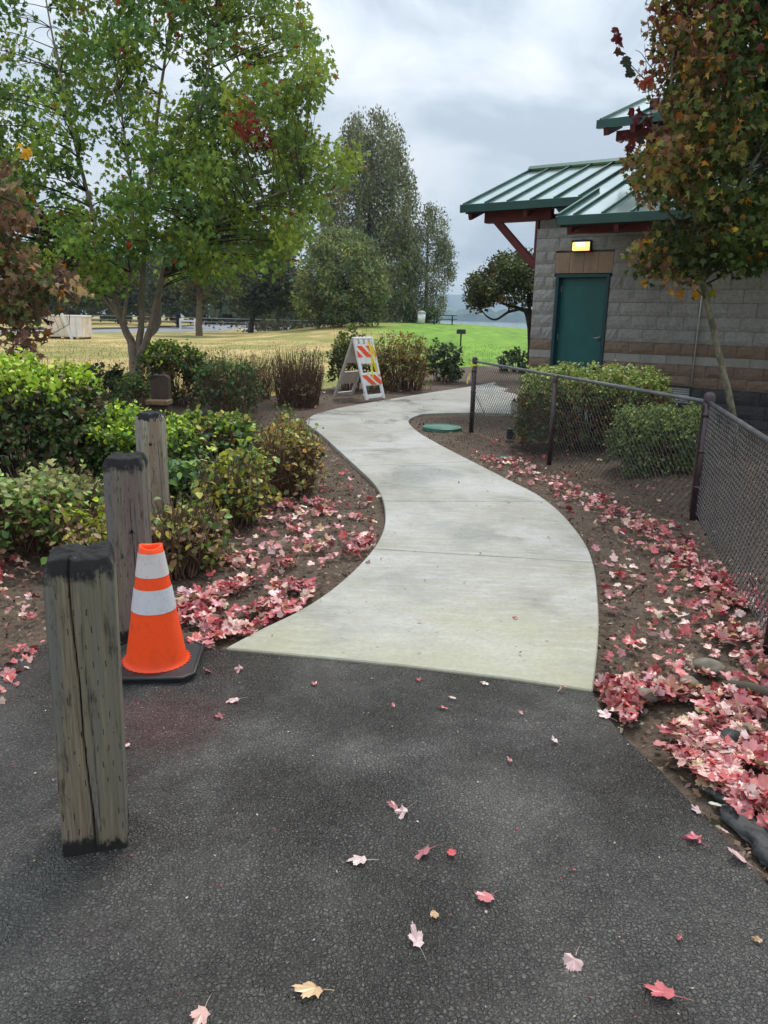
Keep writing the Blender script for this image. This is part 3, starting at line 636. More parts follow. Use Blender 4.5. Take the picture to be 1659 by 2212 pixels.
def left_redtree():
    Y = 8.6; b = np.array([Q(-260, 900, Y)[0], Y, 0.])
    root = thing('maple_tree', 'maple with drooping bronze leaves hanging into view at the left edge', 'tree', b)
    q = lambda x, y, d=0: Q(x, y, Y+d)
    stems = [([b+np.array([0, 0, -.1]), q(-250, 700), q(-240, 450), q(-220, 200), q(-210, 0)], [.1, .08, .06, .04, .01]), ([q(-250, 640), q(-120, 520, .2), q(-20, 560, .1), (q(60, 600)), q(150, 620)], [.05, .035, .02, .012, .004]),
             ([q(-245, 600), q(-150, 470, -.2), q(-40, 420, -.2), q(40, 440, -.1)], [.04, .03, .015, .005]), ([q(-120, 520, .2), q(-60, 620), q(20, 670), q(50, 730), q(62, 762)], [.025, .02, .012, .008, .003]), ([q(20, 690), q(60, 735), q(110, 722), q(150, 700)], [.008, .006, .004, .003])]
    cl = []
    for poly, n in (([(-60, 360), (30, 370), (60, 420), (50, 490), (20, 520), (-60, 500)], 16), ([(-60, 520), (40, 520), (100, 580), (150, 590), (175, 625), (150, 640), (80, 660), (20, 690), (-60, 690)], 34), ([(5, 640), (60, 650), (78, 690), (75, 730), (60, 765), (25, 765), (5, 720)], 15), ([(-400, 100), (-100, 150), (-60, 400), (-80, 640), (-420, 640)], 60)):
        cl += list(poly_clumps(poly, Y, .35 if n < 60 else 1., n, 0, 1, False, n))
    cl = np.array(cl); base = palette(len(cl), [(.24, .14, .085), (.18, .1, .07), (.11, .125, .045), (.3, .19, .1)], [3, 2, 1.8, 1.6])
    def pal(pos, cid, n):
        c = base[cid]*(1+rng.normal(0, .2, (n, 1))); k = rng.random(n) < .05; c[k] = (.35, .12, .02); k = rng.random(n) < .06; c[k] = (.16, .2, .04); return np.clip(c, .003, .9)
    grow(root, stems, cl, MT['leaf'], MT['dark_bark'], MAPLE_LO, .12, 21, .23, pal, .7, .1, .006, MT['dark_bark'])
left_redtree()

def simple_tree(name, label, base_px, Y, outline, depth, n, lpc, rad, size, cols, w, trunk_r, shapes, lean=0, stems=None, holes=.4, branch=True, bark='dark_bark', group=None, z0=None, droop=.3, squash=.9, top=None, shade=.1):
    b = Q(*base_px, Y); b[2] = float(height(b[0], b[1])) if z0 is None else z0
    root = thing(name, label, 'tree', b, group)
    ytop = min(p[1] for p in outline) if top is None else top; xs = sum(p[0] for p in outline)/len(outline)
    if stems is None:
        t = Q(xs, ytop+.12*(base_px[1]-ytop), Y); stems = [([b-np.array([0, 0, .2]), b+(t-b)*.35+np.array([lean, 0, 0]), b+(t-b)*.7, t], [trunk_r, trunk_r*.75, trunk_r*.4, trunk_r*.08])]
    else: stems = [([b-np.array([0, 0, .2])]+[Q(x, y, Y+d) for x, y, d in pts], rr) for pts, rr in stems]
    cl = poly_clumps(outline, Y, depth, n, holes, 1.6/depth, True, hash(label) % 97 if False else len(label)*7 % 97)
    base = palette(len(cl), cols, w, .15)
    def pal(pos, cid, m): return np.clip(base[cid]*(1+rng.normal(0, .2, (m, 1))), .003, .9)
    grow(root, stems, cl, MT['far_leaf'], MT[bark], shapes, size, lpc, rad, pal, droop, 0, trunk_r*.14, MT[bark], squash=squash, branch=branch)
    return root
G1 = [(.062, .08, .035), (.085, .1, .045), (.045, .06, .03), (.105, .12, .055)]
simple_tree('poplar_tree', 'tallest tree, a dense dark poplar rising behind the lawn', (790, 697), 74, [(770, 262), (815, 250), (850, 275), (868, 310), (880, 370), (885, 400), (900, 440), (898, 500), (900, 600), (890, 680), (800, 698), (740, 698), (705, 640), (690, 560), (700, 480), (715, 420), (730, 360), (740, 300)], 4.2, 1000, 46, .75, .3, [(.17, .175, .09), (.21, .215, .1), (.13, .125, .09), (.25, .25, .14)], [3, 3, 2, 1.6], .3, LANCE+TRI, droop=-.9, holes=.3, squash=1.5, branch=False)
simple_tree('willow_tree', 'rounded grey green willow standing low in front of the tall poplar', (735, 694), 58, [(660, 540), (690, 505), (740, 493), (790, 505), (815, 545), (834, 590), (840, 640), (835, 690), (770, 699), (690, 698), (655, 685), (638, 640), (645, 590)], 3.1, 520, 36, .55, .27, [(.21, .245, .085), (.15, .185, .07), (.26, .29, .095), (.12, .17, .09)], [3, 3, 2, 1.4], .22, LANCE+TRI, stems=[([(738, 640, 0), (752, 580, 0), (760, 520, 0)], [.2, .16, .1, .03]), ([(725, 640, .4), (700, 570, .6)], [.16, .12, .03])], bark='far_bark', holes=.3)
simple_tree('birch_tree', 'slender pale open-crowned tree right of the tall poplar', (920, 698), 76, [(905, 470), (925, 450), (955, 460), (968, 500), (978, 550), (980, 590), (962, 640), (955, 697), (885, 699), (868, 660), (870, 600), (880, 540), (890, 500)], 2.6, 420, 34, .6, .25, [(.26, .27, .17), (.2, .21, .12), (.14, .15, .08)], [3, 3, 2], .24, LANCE+TRI, droop=-.8, holes=.42, squash=1.4, branch=False, bark='birch')
simple_tree('magnolia_tree', 'small spreading dark tree with crooked bare limbs beside the building corner', (1152, 722), 21, [(1008, 640), (1022, 600), (1060, 570), (1095, 550), (1140, 545), (1190, 550), (1240, 600), (1240, 650), (1180, 660), (1120, 655), (1080, 640), (1050, 660), (1025, 672)], 1., 300, 38, .22, .085, [(.1, .12, .045), (.14, .13, .045), (.07, .085, .035), (.24, .14, .05)], [3.4, 1.2, 3.4, .25], .07, OVATE, stems=[([(1148, 690, 0), (1125, 668, 0), (1085, 655, .1), (1050, 640, .2), (1030, 625, .2)], [.09, .07, .05, .035, .02, .008]), ([(1140, 685, 0), (1105, 672, -.2), (1072, 690, -.3), (1050, 682, -.3), (1035, 660, -.3)], [.06, .05, .035, .028, .02, .008]), ([(1146, 690, 0), (1140, 640, .2), (1150, 590, .2)], [.06, .05, .03, .01])], holes=.36, z0=-.02)
RW = 'dark trees along the far park road'
simple_tree('road_tree', 'dark leafy tree with straight reddish trunk beside the road bend', (429, 718), 55, [(330, 560), (360, 500), (430, 470), (520, 490), (560, 560), (540, 620), (470, 650), (400, 650), (345, 620)], 3., 230, 32, .62, .27, [(.1, .13, .05), (.14, .165, .06), (.075, .09, .05)], [3, 2, 3], .24, TRI, stems=[([(430, 680, 0), (431, 640, 0), (440, 540, 0)], [.26, .22, .2, .06])], bark='far_bark', holes=.3, z0=0, group=RW)
for i, (bx, by, Y, pol, n, lab) in enumerate([
    (540, 708, 66, [(490, 600), (480, 540), (520, 490), (590, 500), (640, 540), (652, 600), (640, 660), (580, 680), (510, 665)], 230, 'dark round tree at the lawn edge left of the grey willow'),
    (385, 688, 84, [(300, 600), (320, 540), (380, 520), (440, 540), (470, 600), (450, 660), (380, 672), (310, 660)], 190, 'shadowy tree on the far side of the road behind the straight trunk'),
    (130, 676, 84, [(20, 590), (60, 520), (140, 500), (230, 540), (250, 620), (220, 665), (100, 668), (30, 650)], 220, 'dark spreading tree beyond the road above the wooden crate'),
    (255, 680, 92, [(180, 600), (210, 540), (280, 530), (340, 580), (350, 650), (270, 672), (190, 662)], 190, 'dark tree beyond the road behind the multi-stemmed maple'),
    (20, 675, 92, [(-160, 590), (-100, 500), (0, 480), (60, 540), (80, 640), (0, 668), (-140, 660)], 220, 'dark tree beyond the road at the far left'),
    (600, 694, 100, [(545, 620), (560, 570), (600, 550), (650, 580), (668, 640), (650, 672), (600, 680), (550, 668)], 150, 'small far tree in the gap left of the grey willow')]):
    simple_tree('road_tree', lab, (bx, by), Y, pol, 3.6, n, 32, .8, .36, [(.095, .11, .055), (.12, .14, .06), (.07, .078, .062)], [3, 2, 3], .26, TRI, holes=.3, z0=0, group=RW)
simple_tree('sapling', 'small yellow green sapling on the dry rise left of the willow', (674, 695), 62, [(660, 680), (663, 668), (676, 662), (688, 670), (690, 684)], .5, 26, 26, .28, .18, [(.2, .22, .05), (.14, .17, .05)], [1, 1], .04, TRI, holes=0)
def backdrop_wood():
    n = 5200; x = rng.uniform(-95, 2, n); y = 112+rng.random(n)*16; z = rng.random(n)**.8*(7+3*np.sin(x*.13)+2*np.sin(x*.37))+.2
    me = leaf_mesh('hedgerow', np.stack([x, y, z], 1), rng.uniform(1.2, 2.6, n), palette(n, [(.08, .1, .05), (.11, .13, .06), (.065, .075, .055)], [1, 1, 1]), TRI)
    o = link('far_treeline', me, MT['far_leaf']); o['kind'] = 'stuff'
backdrop_wood()

# ---- shrubs
def shrub(label, x0, x1, ytop, ybase, depth, top_c, side_c, n=1500, size=.05, stems=40, shapes=OVATE, twig='twig', leafy=1., group='shrubs in the planting beds', name='shrub', stem_h=.8, topband=.25, fuzz=.08, Y=None, flat=.5, droop=.2, box=.6, jit=.2, stem_r=.004, lop=.0):
    b = P((x0+x1)/2, ybase) if Y is None else np.array([Q((x0+x1)/2, ybase, Y)[0], Y, 0.])
    Yc = b[1]+depth*.5; L = Q(x0, (ytop+ybase)/2, Yc)[0]; Rr = Q(x1, (ytop+ybase)/2, Yc)[0]; H = Q((x0+x1)/2, ytop, Yc)[2]; 
    c = np.array([(L+Rr)/2, Yc, 0.]); hw = (Rr-L)/2; hd = depth*.5
    root = thing(name, label, 'shrub', c, group)
    st = MB()
    for k in range(stems):
        a = R_.uniform(0, 6.28); rr = R_.random()**.5; sp_ = .75 if stems > 150 else .45; p0 = np.array([math.cos(a)*rr*hw*sp_, math.sin(a)*rr*hd*sp_, -.02]); a2 = a+R_.gauss(0, .4); r2 = min(1, rr+.2*R_.random())
        p2 = np.array([math.cos(a2)*r2*hw*.95, math.sin(a2)*r2*hd*.95, H*R_.uniform(.45 if stems > 150 else .7, 1.05)*stem_h/.8*(.9 if r2 > .9 else 1)]); p1 = (p0+p2)/2+np.array([R_.gauss(0, .03), R_.gauss(0, .03), .05*H])
        st.tube(catmull([p0+c, p1+c, p2+c], 3), list(np.linspace(stem_r*1.5, stem_r*.5, 7)), 4, False)
        if stems > 60 and R_.random() < .6:
            p3 = p1+np.array([R_.gauss(0, hw*.25), R_.gauss(0, hd*.25), H*R_.uniform(.1, .35)]); st.tube([p1+c, p3+c], [stem_r*.8, stem_r*.35], 3, False)
    part('stems', st, MT[twig], root)
    # leaves: rounded box, mostly a shell, clumped
    nc = max(30, n//(18 if fuzz > .055 else 12)); pw = 5. if box < .55 else 2.7
    p = rng.uniform(-1, 1, (nc*3, 3)); p[:, 2] = np.abs(p[:, 2]); q = (np.abs(p)**pw).sum(1)**(1/pw); ok = (q > .12) & (q < 1.35); p = p[ok][:nc]; q = q[ok][:nc]; nc = len(p)
    rad = 1-(.42 if box < .55 else .5)*rng.random(nc)**1.7
    cc = p/q[:, None]*np.where(q < .55, np.maximum(q, rad), rad)[:, None]
    cen = np.stack([cc[:, 0]*hw, cc[:, 1]*hd, (.1+.9*cc[:, 2])*H], 1)
    cen[:, 2] += np.array([mnoise.noise((p[0]*2.2+c[0], p[1]*2.2+c[1], 1.)) for p in cen])*(fuzz*1.6 if fuzz > .06 else fuzz*.7)*H
    cid = rng.integers(0, nc, n); pos = cen[cid]+rng.normal(0, 1, (n, 3))*np.array([.5, .5, .4])*max(.03, (min(hw, hd, .3)*.3+fuzz*.3)*(.75 if fuzz > .055 else .6))
    pos[:, 2] = np.maximum(pos[:, 2], .03)
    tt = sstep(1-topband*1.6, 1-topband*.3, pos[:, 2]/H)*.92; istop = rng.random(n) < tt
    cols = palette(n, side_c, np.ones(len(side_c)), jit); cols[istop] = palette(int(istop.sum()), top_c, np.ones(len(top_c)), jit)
    o = link('foliage', leaf_mesh('foliage', pos, size*rng.uniform(.6, 1.25, n), cols, shapes, droop, flat), MT['shrub'], root); o['kind'] = 'stuff'
    return root
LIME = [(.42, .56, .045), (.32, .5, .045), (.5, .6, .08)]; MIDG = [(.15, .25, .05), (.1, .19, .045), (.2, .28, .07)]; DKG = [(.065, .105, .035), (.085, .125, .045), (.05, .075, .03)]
AUT = [(.42, .36, .07), (.3, .28, .06), (.42, .22, .06), (.2, .21, .055)]; BRN = [(.23, .145, .08), (.32, .2, .11), (.16, .105, .06)]; RUST = [(.25, .08, .03), (.3, .13, .04)]
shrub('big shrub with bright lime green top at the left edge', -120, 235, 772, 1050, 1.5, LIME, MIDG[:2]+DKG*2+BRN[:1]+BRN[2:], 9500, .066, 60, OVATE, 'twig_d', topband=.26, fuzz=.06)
shrub('dark green shrub peeping out right of the lime topped shrub', 165, 295, 792, 880, 1., DKG+[(.1, .13, .05)], DKG+BRN[2:], 1500, .08, 30, OVATE, 'twig_d')
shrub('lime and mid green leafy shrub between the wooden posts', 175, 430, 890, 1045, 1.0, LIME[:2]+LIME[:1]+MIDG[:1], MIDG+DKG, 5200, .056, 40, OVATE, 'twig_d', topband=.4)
shrub('clipped glossy green shrub right of the maple trunk', 300, 452, 735, 880, 1.3, MIDG+LIME[:1], DKG+BRN[2:]+RUST[:1], 4200, .07, 60, OVATE, 'twig', topband=.3)
shrub('small grey green shrub at the foot of the maple trunk', 255, 345, 805, 890, .8, MIDG, DKG+MIDG, 1100, .05, 25, LANCE+OVATE)
shrub('loose ferny green shrub beside the brown twig clump', 425, 565, 775, 905, 1.5, MIDG+[(.09, .17, .07)], [(.05, .12, .04), (.07, .13, .045)]+BRN[:1], 3000, .06, 90, LANCE+OVATE, 'twig', fuzz=.16)
shrub('dry brown weeds filling the bed behind the ferny shrub', 405, 610, 758, 868, 1.8, BRN+MIDG[:1]+AUT[:1], BRN+AUT[1:2], 2200, .05, 320, LANCE, 'twig', fuzz=.2, name='weeds')
shrub('bare brown twig clump left of the striped barricade', 583, 704, 752, 880, 1.0, BRN+MIDG[:1], BRN+DKG[:1], 1100, .045, 420, LANCE+OVATE, 'twig', fuzz=.2, stem_h=.8)
shrub('leafy green and yellow hedge end behind the striped barricade', 712, 800, 712, 848, 1.4, MIDG+AUT[:2], DKG+AUT[3:], 2300, .075, 60, OVATE)
shrub('yellowing brown hedge right of the striped barricade', 788, 935, 722, 846, 1.5, AUT+MIDG[:1], AUT+BRN+MIDG[:1], 4200, .07, 220, OVATE+LANCE, fuzz=.1)
shrub('round dark green shrub at the right end of the hedge', 918, 998, 735, 828, 1.5, MIDG[:2]+[(.13, .15, .09)], DKG+[(.09, .11, .06)], 1500, .1, 40, OVATE)
shrub('small dark shrub on the lawn edge by the building corner', 1076, 1142, 757, 812, 1.2, DKG, DKG, 500, .13, 18, OVATE, 'twig_d')
shrub('autumn yellow and brown shrub crowding the path bend', 548, 694, 915, 1085, 1.0, AUT+MIDG[:1], BRN+AUT+DKG[:1], 2500, .05, 340, OVATE+LANCE, fuzz=.12)
shrub('yellow green shrub with bare stems over the pink leaves', 428, 582, 972, 1150, .9, AUT[:2]+MIDG+LIME[:1], MIDG[:1]+AUT[:2]+DKG[:1], 1300, .055, 260, OVATE, 'twig', fuzz=.15, stem_h=.75)
shrub('mixed green and brown undergrowth behind the tallest post', 375, 560, 895, 1005, 1.1, MIDG+AUT[:1]+LIME[:1], DKG+MIDG[:2]+RUST[:1], 2600, .07, 60, OVATE, 'twig_d', fuzz=.12)
shrub('low tangled shrub with brown stems right of the traffic cone', 318, 470, 1082, 1262, .8, AUT[:2]+MIDG[:2], AUT[1:2]+BRN+DKG[:1]+MIDG[:1], 1500, .05, 240, OVATE, 'twig', fuzz=.16, stem_r=.005)
shrub('green broad leaved shrub behind the cone and post', 330, 470, 1000, 1110, .7, MIDG+[(.1, .2, .1)], MIDG[:2]+DKG[:2], 1100, .075, 30, OVATE, 'twig_d', fuzz=.1)
shrub('pale green low shrub in front of the lime topped shrub', -60, 225, 1018, 1225, .9, [(.36, .4, .14), (.26, .36, .09), (.36, .32, .14)], MIDG+DKG[:1]+BRN[:2], 4200, .05, 110, OVATE, 'twig', fuzz=.16)
shrub('sparse yellow grassy shrub left of the middle post', 120, 300, 1105, 1245, .5, AUT[:2]+LIME[:1], AUT[:2]+BRN[:2]+MIDG[:1], 1000, .055, 90, LANCE+OVATE, 'twig', fuzz=.12)
shrub('tiny green weed sprouting at the path bend', 588, 640, 872, 940, .3, MIDG, MIDG+BRN[:1], 160, .045, 14, OVATE, 'twig', fuzz=.15)
shrub('low dark bush at the foot of the tall poplar', 765, 835, 655, 700, 3., DKG, DKG, 1100, .3, 20, TRI, 'twig_d', Y=70., group='bushes under the far trees')
shrub('low grey green bush at the foot of the slender tree', 866, 952, 650, 700, 3., MIDG, DKG+MIDG, 1300, .3, 20, TRI, 'twig_d', Y=73., group='bushes under the far trees')
# behind the chain link fence
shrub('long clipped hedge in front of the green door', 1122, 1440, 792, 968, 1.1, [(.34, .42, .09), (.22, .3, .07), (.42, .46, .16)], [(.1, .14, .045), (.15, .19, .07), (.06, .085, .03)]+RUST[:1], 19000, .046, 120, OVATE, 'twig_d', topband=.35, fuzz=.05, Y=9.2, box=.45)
shrub('rounded shrub behind the fence corner', 1330, 1522, 880, 1022, .7, [(.27, .35, .09), (.19, .27, .07), (.36, .42, .15)], [(.13, .18, .055), (.09, .13, .045), (.18, .22, .09)], 9000, .036, 60, OVATE, 'twig_d', topband=.4, fuzz=.07, Y=7.75, box=.5)

# short tufts on the nearer lawn
def grass():
    n = 26000; y = 15.5+rng.random(n)**1.5*26; x = (rng.random(n)-.5)*y*1.15
    ok = np.ones(n, bool)
    ok &= ~((x > -2.2) & (y < 26.2) & (x < 9)); x = x[ok]; y = y[ok]; n = len(x)
    z = height(x, y); t = sstep(-.5, 4, x+2*np.sin(y*.3)); g = rng.random(n) < t
    c = palette(n, [(.36, .28, .12), (.28, .23, .09), (.2, .2, .06)], [2, 2, 1.4]); c[g] = palette(int(g.sum()), [(.12, .24, .03), (.16, .28, .04)], [1, 1])
    Rm = rotmats(n, -2.2, 0); me = leaf_mesh('grass', np.stack([x, y, z], 1), rng.uniform(.04, .1, n), c, LANCE, mats=Rm); o = link('grass', me, MT['grass']); o['kind'] = 'stuff'
grass()

# ==================================================================== BUILDING
UA = math.radians(35); u = np.array([math.cos(UA), -math.sin(UA), 0]); v = np.array([math.sin(UA), math.cos(UA), 0]); zz = np.array([0, 0, 1.])
W0 = Q(1470, 690, 12.25); W0 = np.array([W0[0], W0[1], 0])
def B(t, s, z): return W0+u*t+v*s+zz*z
AX = np.array([u, v, zz])
T0, T1 = -2.49, 4.2                       # wall ends along u
bld = thing('restroom_building', 'grey and brown block building with green metal roof and teal door', 'building', B(T0, 0, 0))
D0, D1, DZ0, DZ1 = -2.083, -1.167, .29, 2.318      # door opening
def building():
    core = MB(); 
    core.box(B((T0+D0)/2, .16, 1.55), ((D0-T0)-.03, .2, 3.3), AX); core.box(B((D1+T1)/2, .16, 1.45), (T1-D1-.02, .2, 3.1), AX); core.box(B((D0+D1)/2, .16, 2.86), (D1-D0+.04, .2, .9), AX); core.box(B((D0+D1)/2, .16, .12), (D1-D0+.04, .2, .3), AX)
    core.box(B(T0+.16, 2.2, 1.6), (.26, 4., 3.4), AX); core.box(B((T0+T1)/2, 4.3, 1.6), (T1-T0-.1, .2, 3.4), AX)
    wall = part('wall', core, MT['mortar'], bld)
    L = root_loc(bld)
    # split-face block variants
    def blockmesh(w, h, seed, rough=.022, nx=5, nz=3):
        r = random.Random(seed); V = []; F = []
        for j in range(nz+1):
            for i in range(nx+1):
                edge = i in (0, nx) or j in (0, nz)
                y = -.055-(0 if edge else r.uniform(.2, 1.)*rough)-(.012 if not edge else 0)*(1 if rough > .01 else 0)
                V.append(((i/nx-.5)*w, y, (j/nz-.5)*h))
        k = nx+1
        for j in range(nz):
            for i in range(nx): F.append((j*k+i, j*k+i+1, (j+1)*k+i+1, (j+1)*k+i))
        ring = [i for i in range(k)]+[j*k+nx for j in range(1, nz+1)]+[nz*k+i for i in range(nx-1, -1, -1)]+[j*k for j in range(nz-1, 0, -1)]
        o = len(V); V += [(V[i][0], .06, V[i][2]) for i in ring]; m = len(ring)
        F += [(ring[i], o+i, o+(i+1) % m, ring[(i+1) % m]) for i in range(m)]
        me = bpy.data.meshes.new('block'); me.from_pydata(V, [], F); 
        bm = bmesh.new(); bm.from_mesh(me); bmesh.ops.recalc_face_normals(bm, faces=bm.faces); bm.to_mesh(me); bm.free(); return me
    cache = {}
    def block(t0, t1, z0, z1, mat, rough=.022):
        w = round(t1-t0-.006, 3); h = round(z1-z0-.006, 3); key = (w, h, mat, R_.randrange(3))
        if key not in cache: cache[key] = blockmesh(w, h, hash((w, h, key[3])) % 1000 if False else int(w*1000+h*100+key[3]), rough, 5 if rough > .01 else 1, 3 if rough > .01 else 1); cache[key].materials.append(MT[mat])
        o = bpy.data.objects.new('block', cache[key]); COL.objects.link(o); o.parent = wall
        o.location = tuple(B((t0+t1)/2, .055, (z0+z1)/2)-L); o.rotation_euler = (0, 0, -UA)
    # courses from the ground up: (height, material, roughness)
    zc = 0.0; courses = []
    for h in (.2, .2, .203): courses.append((zc, zc+h, 'block_d', .02)); zc += h
    for h in (.172, .171): courses.append((zc, zc+h, 'block_b', .02)); zc += h
    courses.append((zc, zc+.135, 'smooth_b', .0)); zc += .135
    courses.append((zc, zc+.183, 'block_b', .02)); zc += .183
    while zc < 2.95: courses.append((zc, zc+.2035, 'block', .024)); zc += .2035
    for i, (z0, z1, m, rg) in enumerate(courses):
        spans = [(T0, T1)]
        zt = z0+.02
        if DZ0 < zt < DZ1-.05: spans = [(T0, D0), (D1, T1)]
        elif DZ1-.05 <= zt < DZ1+.33: spans = [(T0, D0-.04), (D1+.03, T1)]
        for a, b in spans:
            t = a
            first = .203 if i % 2 else .406
            k = 0
            while t < b-.02:
                w = first if k == 0 else .406
                e = min(t+w, b)
                if b-e < .09: e = b
                if t < 2.2 or z0 > .5: block(t, e, z0, min(z1, 3.05), m, rg)
                t = e; k += 1
    # lintel blocks over the door
    n = 4; a, b = D0-.04, D1+.03
    for k in range(n): block(a+(b-a)*k/n, a+(b-a)*(k+1)/n, DZ1+.012, DZ1+.34, 'lintel', .0)
    # door
    fr = MB(); fw = .055
    for t in (D0+fw/2, D1-fw/2): fr.box(B(t, .05, (DZ0+DZ1)/2), (fw, .16, DZ1-DZ0), AX)
    fr.box(B((D0+D1)/2, .05, DZ1-fw/2), (D1-D0-2*fw, .158, fw), AX)
    for t in (D0+fw-.004, D1-fw+.004): fr.box(B(t, .075, (DZ0+DZ1)/2-.03), (.024, .05, DZ1-DZ0-.1), AX)
    part('door_frame', fr, MT['teal_f'], bld, bev=.004)
    d = part('door', MB().box(B((D0+D1)/2, .115, (DZ0+DZ1-fw)/2+.004), (D1-D0-2*fw-.008, .045, DZ1-DZ0-fw-.012), AX), MT['teal'], bld, bev=.004)
    for hz_ in (.55, 1.3, 2.08): part('hinge', MB().tube([B(D0+fw+.004, .082, hz_-.05), B(D0+fw+.004, .082, hz_+.05)], .012, 8), MT['steel'], d, True)
    th = -1.286; hz = 1.305
    h = MB(); pts = [B(th, .09+.0-.02*i, hz) for i in range(3)]
    ring = []
    for r, s in ((.0, .085), (.045, .085), (.045, .078), (.02, .07), (.016, .045), (.0, .045)): ring.append((r, s))
    V = []; F = []; nn = 16
    for r, s in ring:
        for k in range(nn): g = 2*math.pi*k/nn; V.append(B(th+r*math.cos(g), s, hz+r*math.sin(g)))
    for i in range(len(ring)-1):
        for k in range(nn): F.append((i*nn+k, i*nn+(k+1) % nn, (i+1)*nn+(k+1) % nn, (i+1)*nn+k))
    h.add(V, F); h.tube([B(th, .05, hz), B(th-.03, .042, hz), B(th-.115, .045, hz-.004)], [.012, .01, .008], 8)
    part('handle', h, MT['steel'], d, True)
    part('door_step', MB().box(B((D0+D1)/2, -.42, .135), (1.5, .8, .27), AX), MT['concrete'], bld, bev=.01)
    # lamp
    lz = 2.75; lt = -1.665
    body = MB().box(B(lt, -.055, lz+.075), (.3, .12, .03), AX).box(B(lt+.155, -.05, lz), (.012, .11, .17), AX).box(B(lt-.155, -.05, lz), (.012, .11, .17), AX).box(B(lt, -.008, lz), (.3, .018, .17), AX).box(B(lt, -.05, lz-.082), (.31, .105, .012), AX)
    lp = part('wall_lamp', body, MT['dark'], bld, bev=.003)
    part('lens', MB().box(B(lt, -.063, lz-.008), (.292, .088, .13), AX), MT['lamp'], lp, bev=.01)
    part('bulb', MB().box(B(lt-.01, -.112, lz+.022), (.15, .012, .05), AX), MT['bulb'], lp, bev=.004)
    # conduit and vent
    part('conduit', MB().tube([B(.28, -.035, .62), B(.28, -.035, 3.0)], .011, 8), MT['vent'], bld, True)
    va, vb, v0, v1 = -.1, .27, .36, .6
    vf = part('vent', MB().box(B((va+vb)/2, -.02, v1+.012), (vb-va+.05, .05, .025), AX).box(B((va+vb)/2, -.02, v0-.012), (vb-va+.05, .05, .025), AX).box(B(va-.012, -.02, (v0+v1)/2), (.025, .05, v1-v0), AX).box(B(vb+.012, -.02, (v0+v1)/2), (.025, .05, v1-v0), AX).box(B((va+vb)/2, .0, (v0+v1)/2), (vb-va, .01, v1-v0), AX), MT['dark'], bld)
    for k in range(7):
        z = v0+.017+(v1-v0)*k/7; A2 = np.array([u, v*math.cos(.5)+zz*math.sin(.5), -v*math.sin(.5)+zz*math.cos(.5)])
        part('slat', MB().box(B((va+vb)/2, -.03, z), (vb-va, .03, .016), A2), MT['vent'], vf)
    # ---- roof: one slope, the left eave cut back, right eave long over the door
    m = .3716; zr = lambda s: 3.4537+m*(s+.3); sA, sT, sE, tC, tL, tR = -.3, 2.255, -1.44, -1.5, -3.76, 4.6
    rf = thing_part('roof', bld)
    th_ = .05
    def slab(poly, name='roof_panel', mat='roof', thick=.045, dz=0., par=rf):
        mb = MB().prism([B(t, s, zr(s)+dz) for t, s in poly], (0, 0, -thick)); return part(name, mb, MT[mat], par)
    ts = []; t = tL
    while t < tR: ts.append(t); t += .415
    for k, t in enumerate(ts):
        e = min(t+.407, tR)
        for a, b, se in ((t, min(e, tC), sA), (max(t, tC), e, sE)):
            if b-a < .02: continue
            slab([(a, se), (b, se), (b, sT), (a, sT)])
        se = sE if t >= tC-.01 else sA
        part('seam', MB().prism([B(t-.011, se-.01, zr(se-.01)+.002), B(t+.011, se-.01, zr(se-.01)+.002), B(t+.011, sT, zr(sT)+.002), B(t-.011, sT, zr(sT)+.002)], (0, 0, .038)), MT['seam'], rf)
    part('seam', MB().prism([B(tC-.02, sE-.01, zr(sE-.01)+.002), B(tC+.012, sE-.01, zr(sE-.01)+.002), B(tC+.012, sA+.35, zr(sA+.35)+.002), B(tC-.02, sA+.35, zr(sA+.35)+.002)], (0, 0, .05)), MT['seam'], rf)
    part('ridge_cap', MB().prism([B(tL-.03, sT-.09, zr(sT-.09)+.05), B(tL-.03, sT+.1, zr(sT-.09)+.05), B(tL-.03, sT, zr(sT)+.085)], u*(tR-tL+.03)), MT['seam'], rf)
    back = MB().prism([B(tL, sT+.02, zr(sT)-.01), B(tR, sT+.02, zr(sT)-.01), B(tR, 4.9, zr(sT)-m*2.6), B(tL, 4.9, zr(sT)-m*2.6)], (0, 0, -.05)); part('back_slope', back, MT['seam'], rf)
    fz = MB()
    fz.box(B((tL+tC)/2-.02, sA-.03, zr(sA)-.055), (tC-tL+.06, .025, .13), AX); fz.box(B((tC+tR)/2, sE-.03, zr(sE)-.055), (tR-tC+.02, .025, .13), AX)
    part('fascia', fz, MT['fascia'], rf, bev=.004)
    rk = MB(); d1 = B(0, sT, zr(sT))-B(0, sA, zr(sA)); L1 = np.linalg.norm(d1); d1 = d1/L1; n1 = np.cross(d1, u)
    rk.box(B(tL-.02, (sA+sT)/2, zr((sA+sT)/2)-.05), (.03, L1+.06, .13), np.array([u, d1, n1]))
    L2 = math.hypot(sA-sE, m*(sA-sE)); rk.box(B(tC-.012, (sA+sE)/2-.01, zr((sA+sE)/2)-.055), (.026, L2+.05, .12), np.array([u, d1, n1]))
    part('rake_trim', rk, MT['fascia'], rf)
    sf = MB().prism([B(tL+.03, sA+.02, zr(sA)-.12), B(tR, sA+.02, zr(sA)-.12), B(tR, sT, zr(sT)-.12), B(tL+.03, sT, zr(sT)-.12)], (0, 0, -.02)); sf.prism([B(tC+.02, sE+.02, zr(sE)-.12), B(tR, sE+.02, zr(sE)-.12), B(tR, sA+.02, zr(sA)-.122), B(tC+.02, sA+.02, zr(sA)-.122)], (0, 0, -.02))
    part('soffit', sf, MT['soffit'], rf)
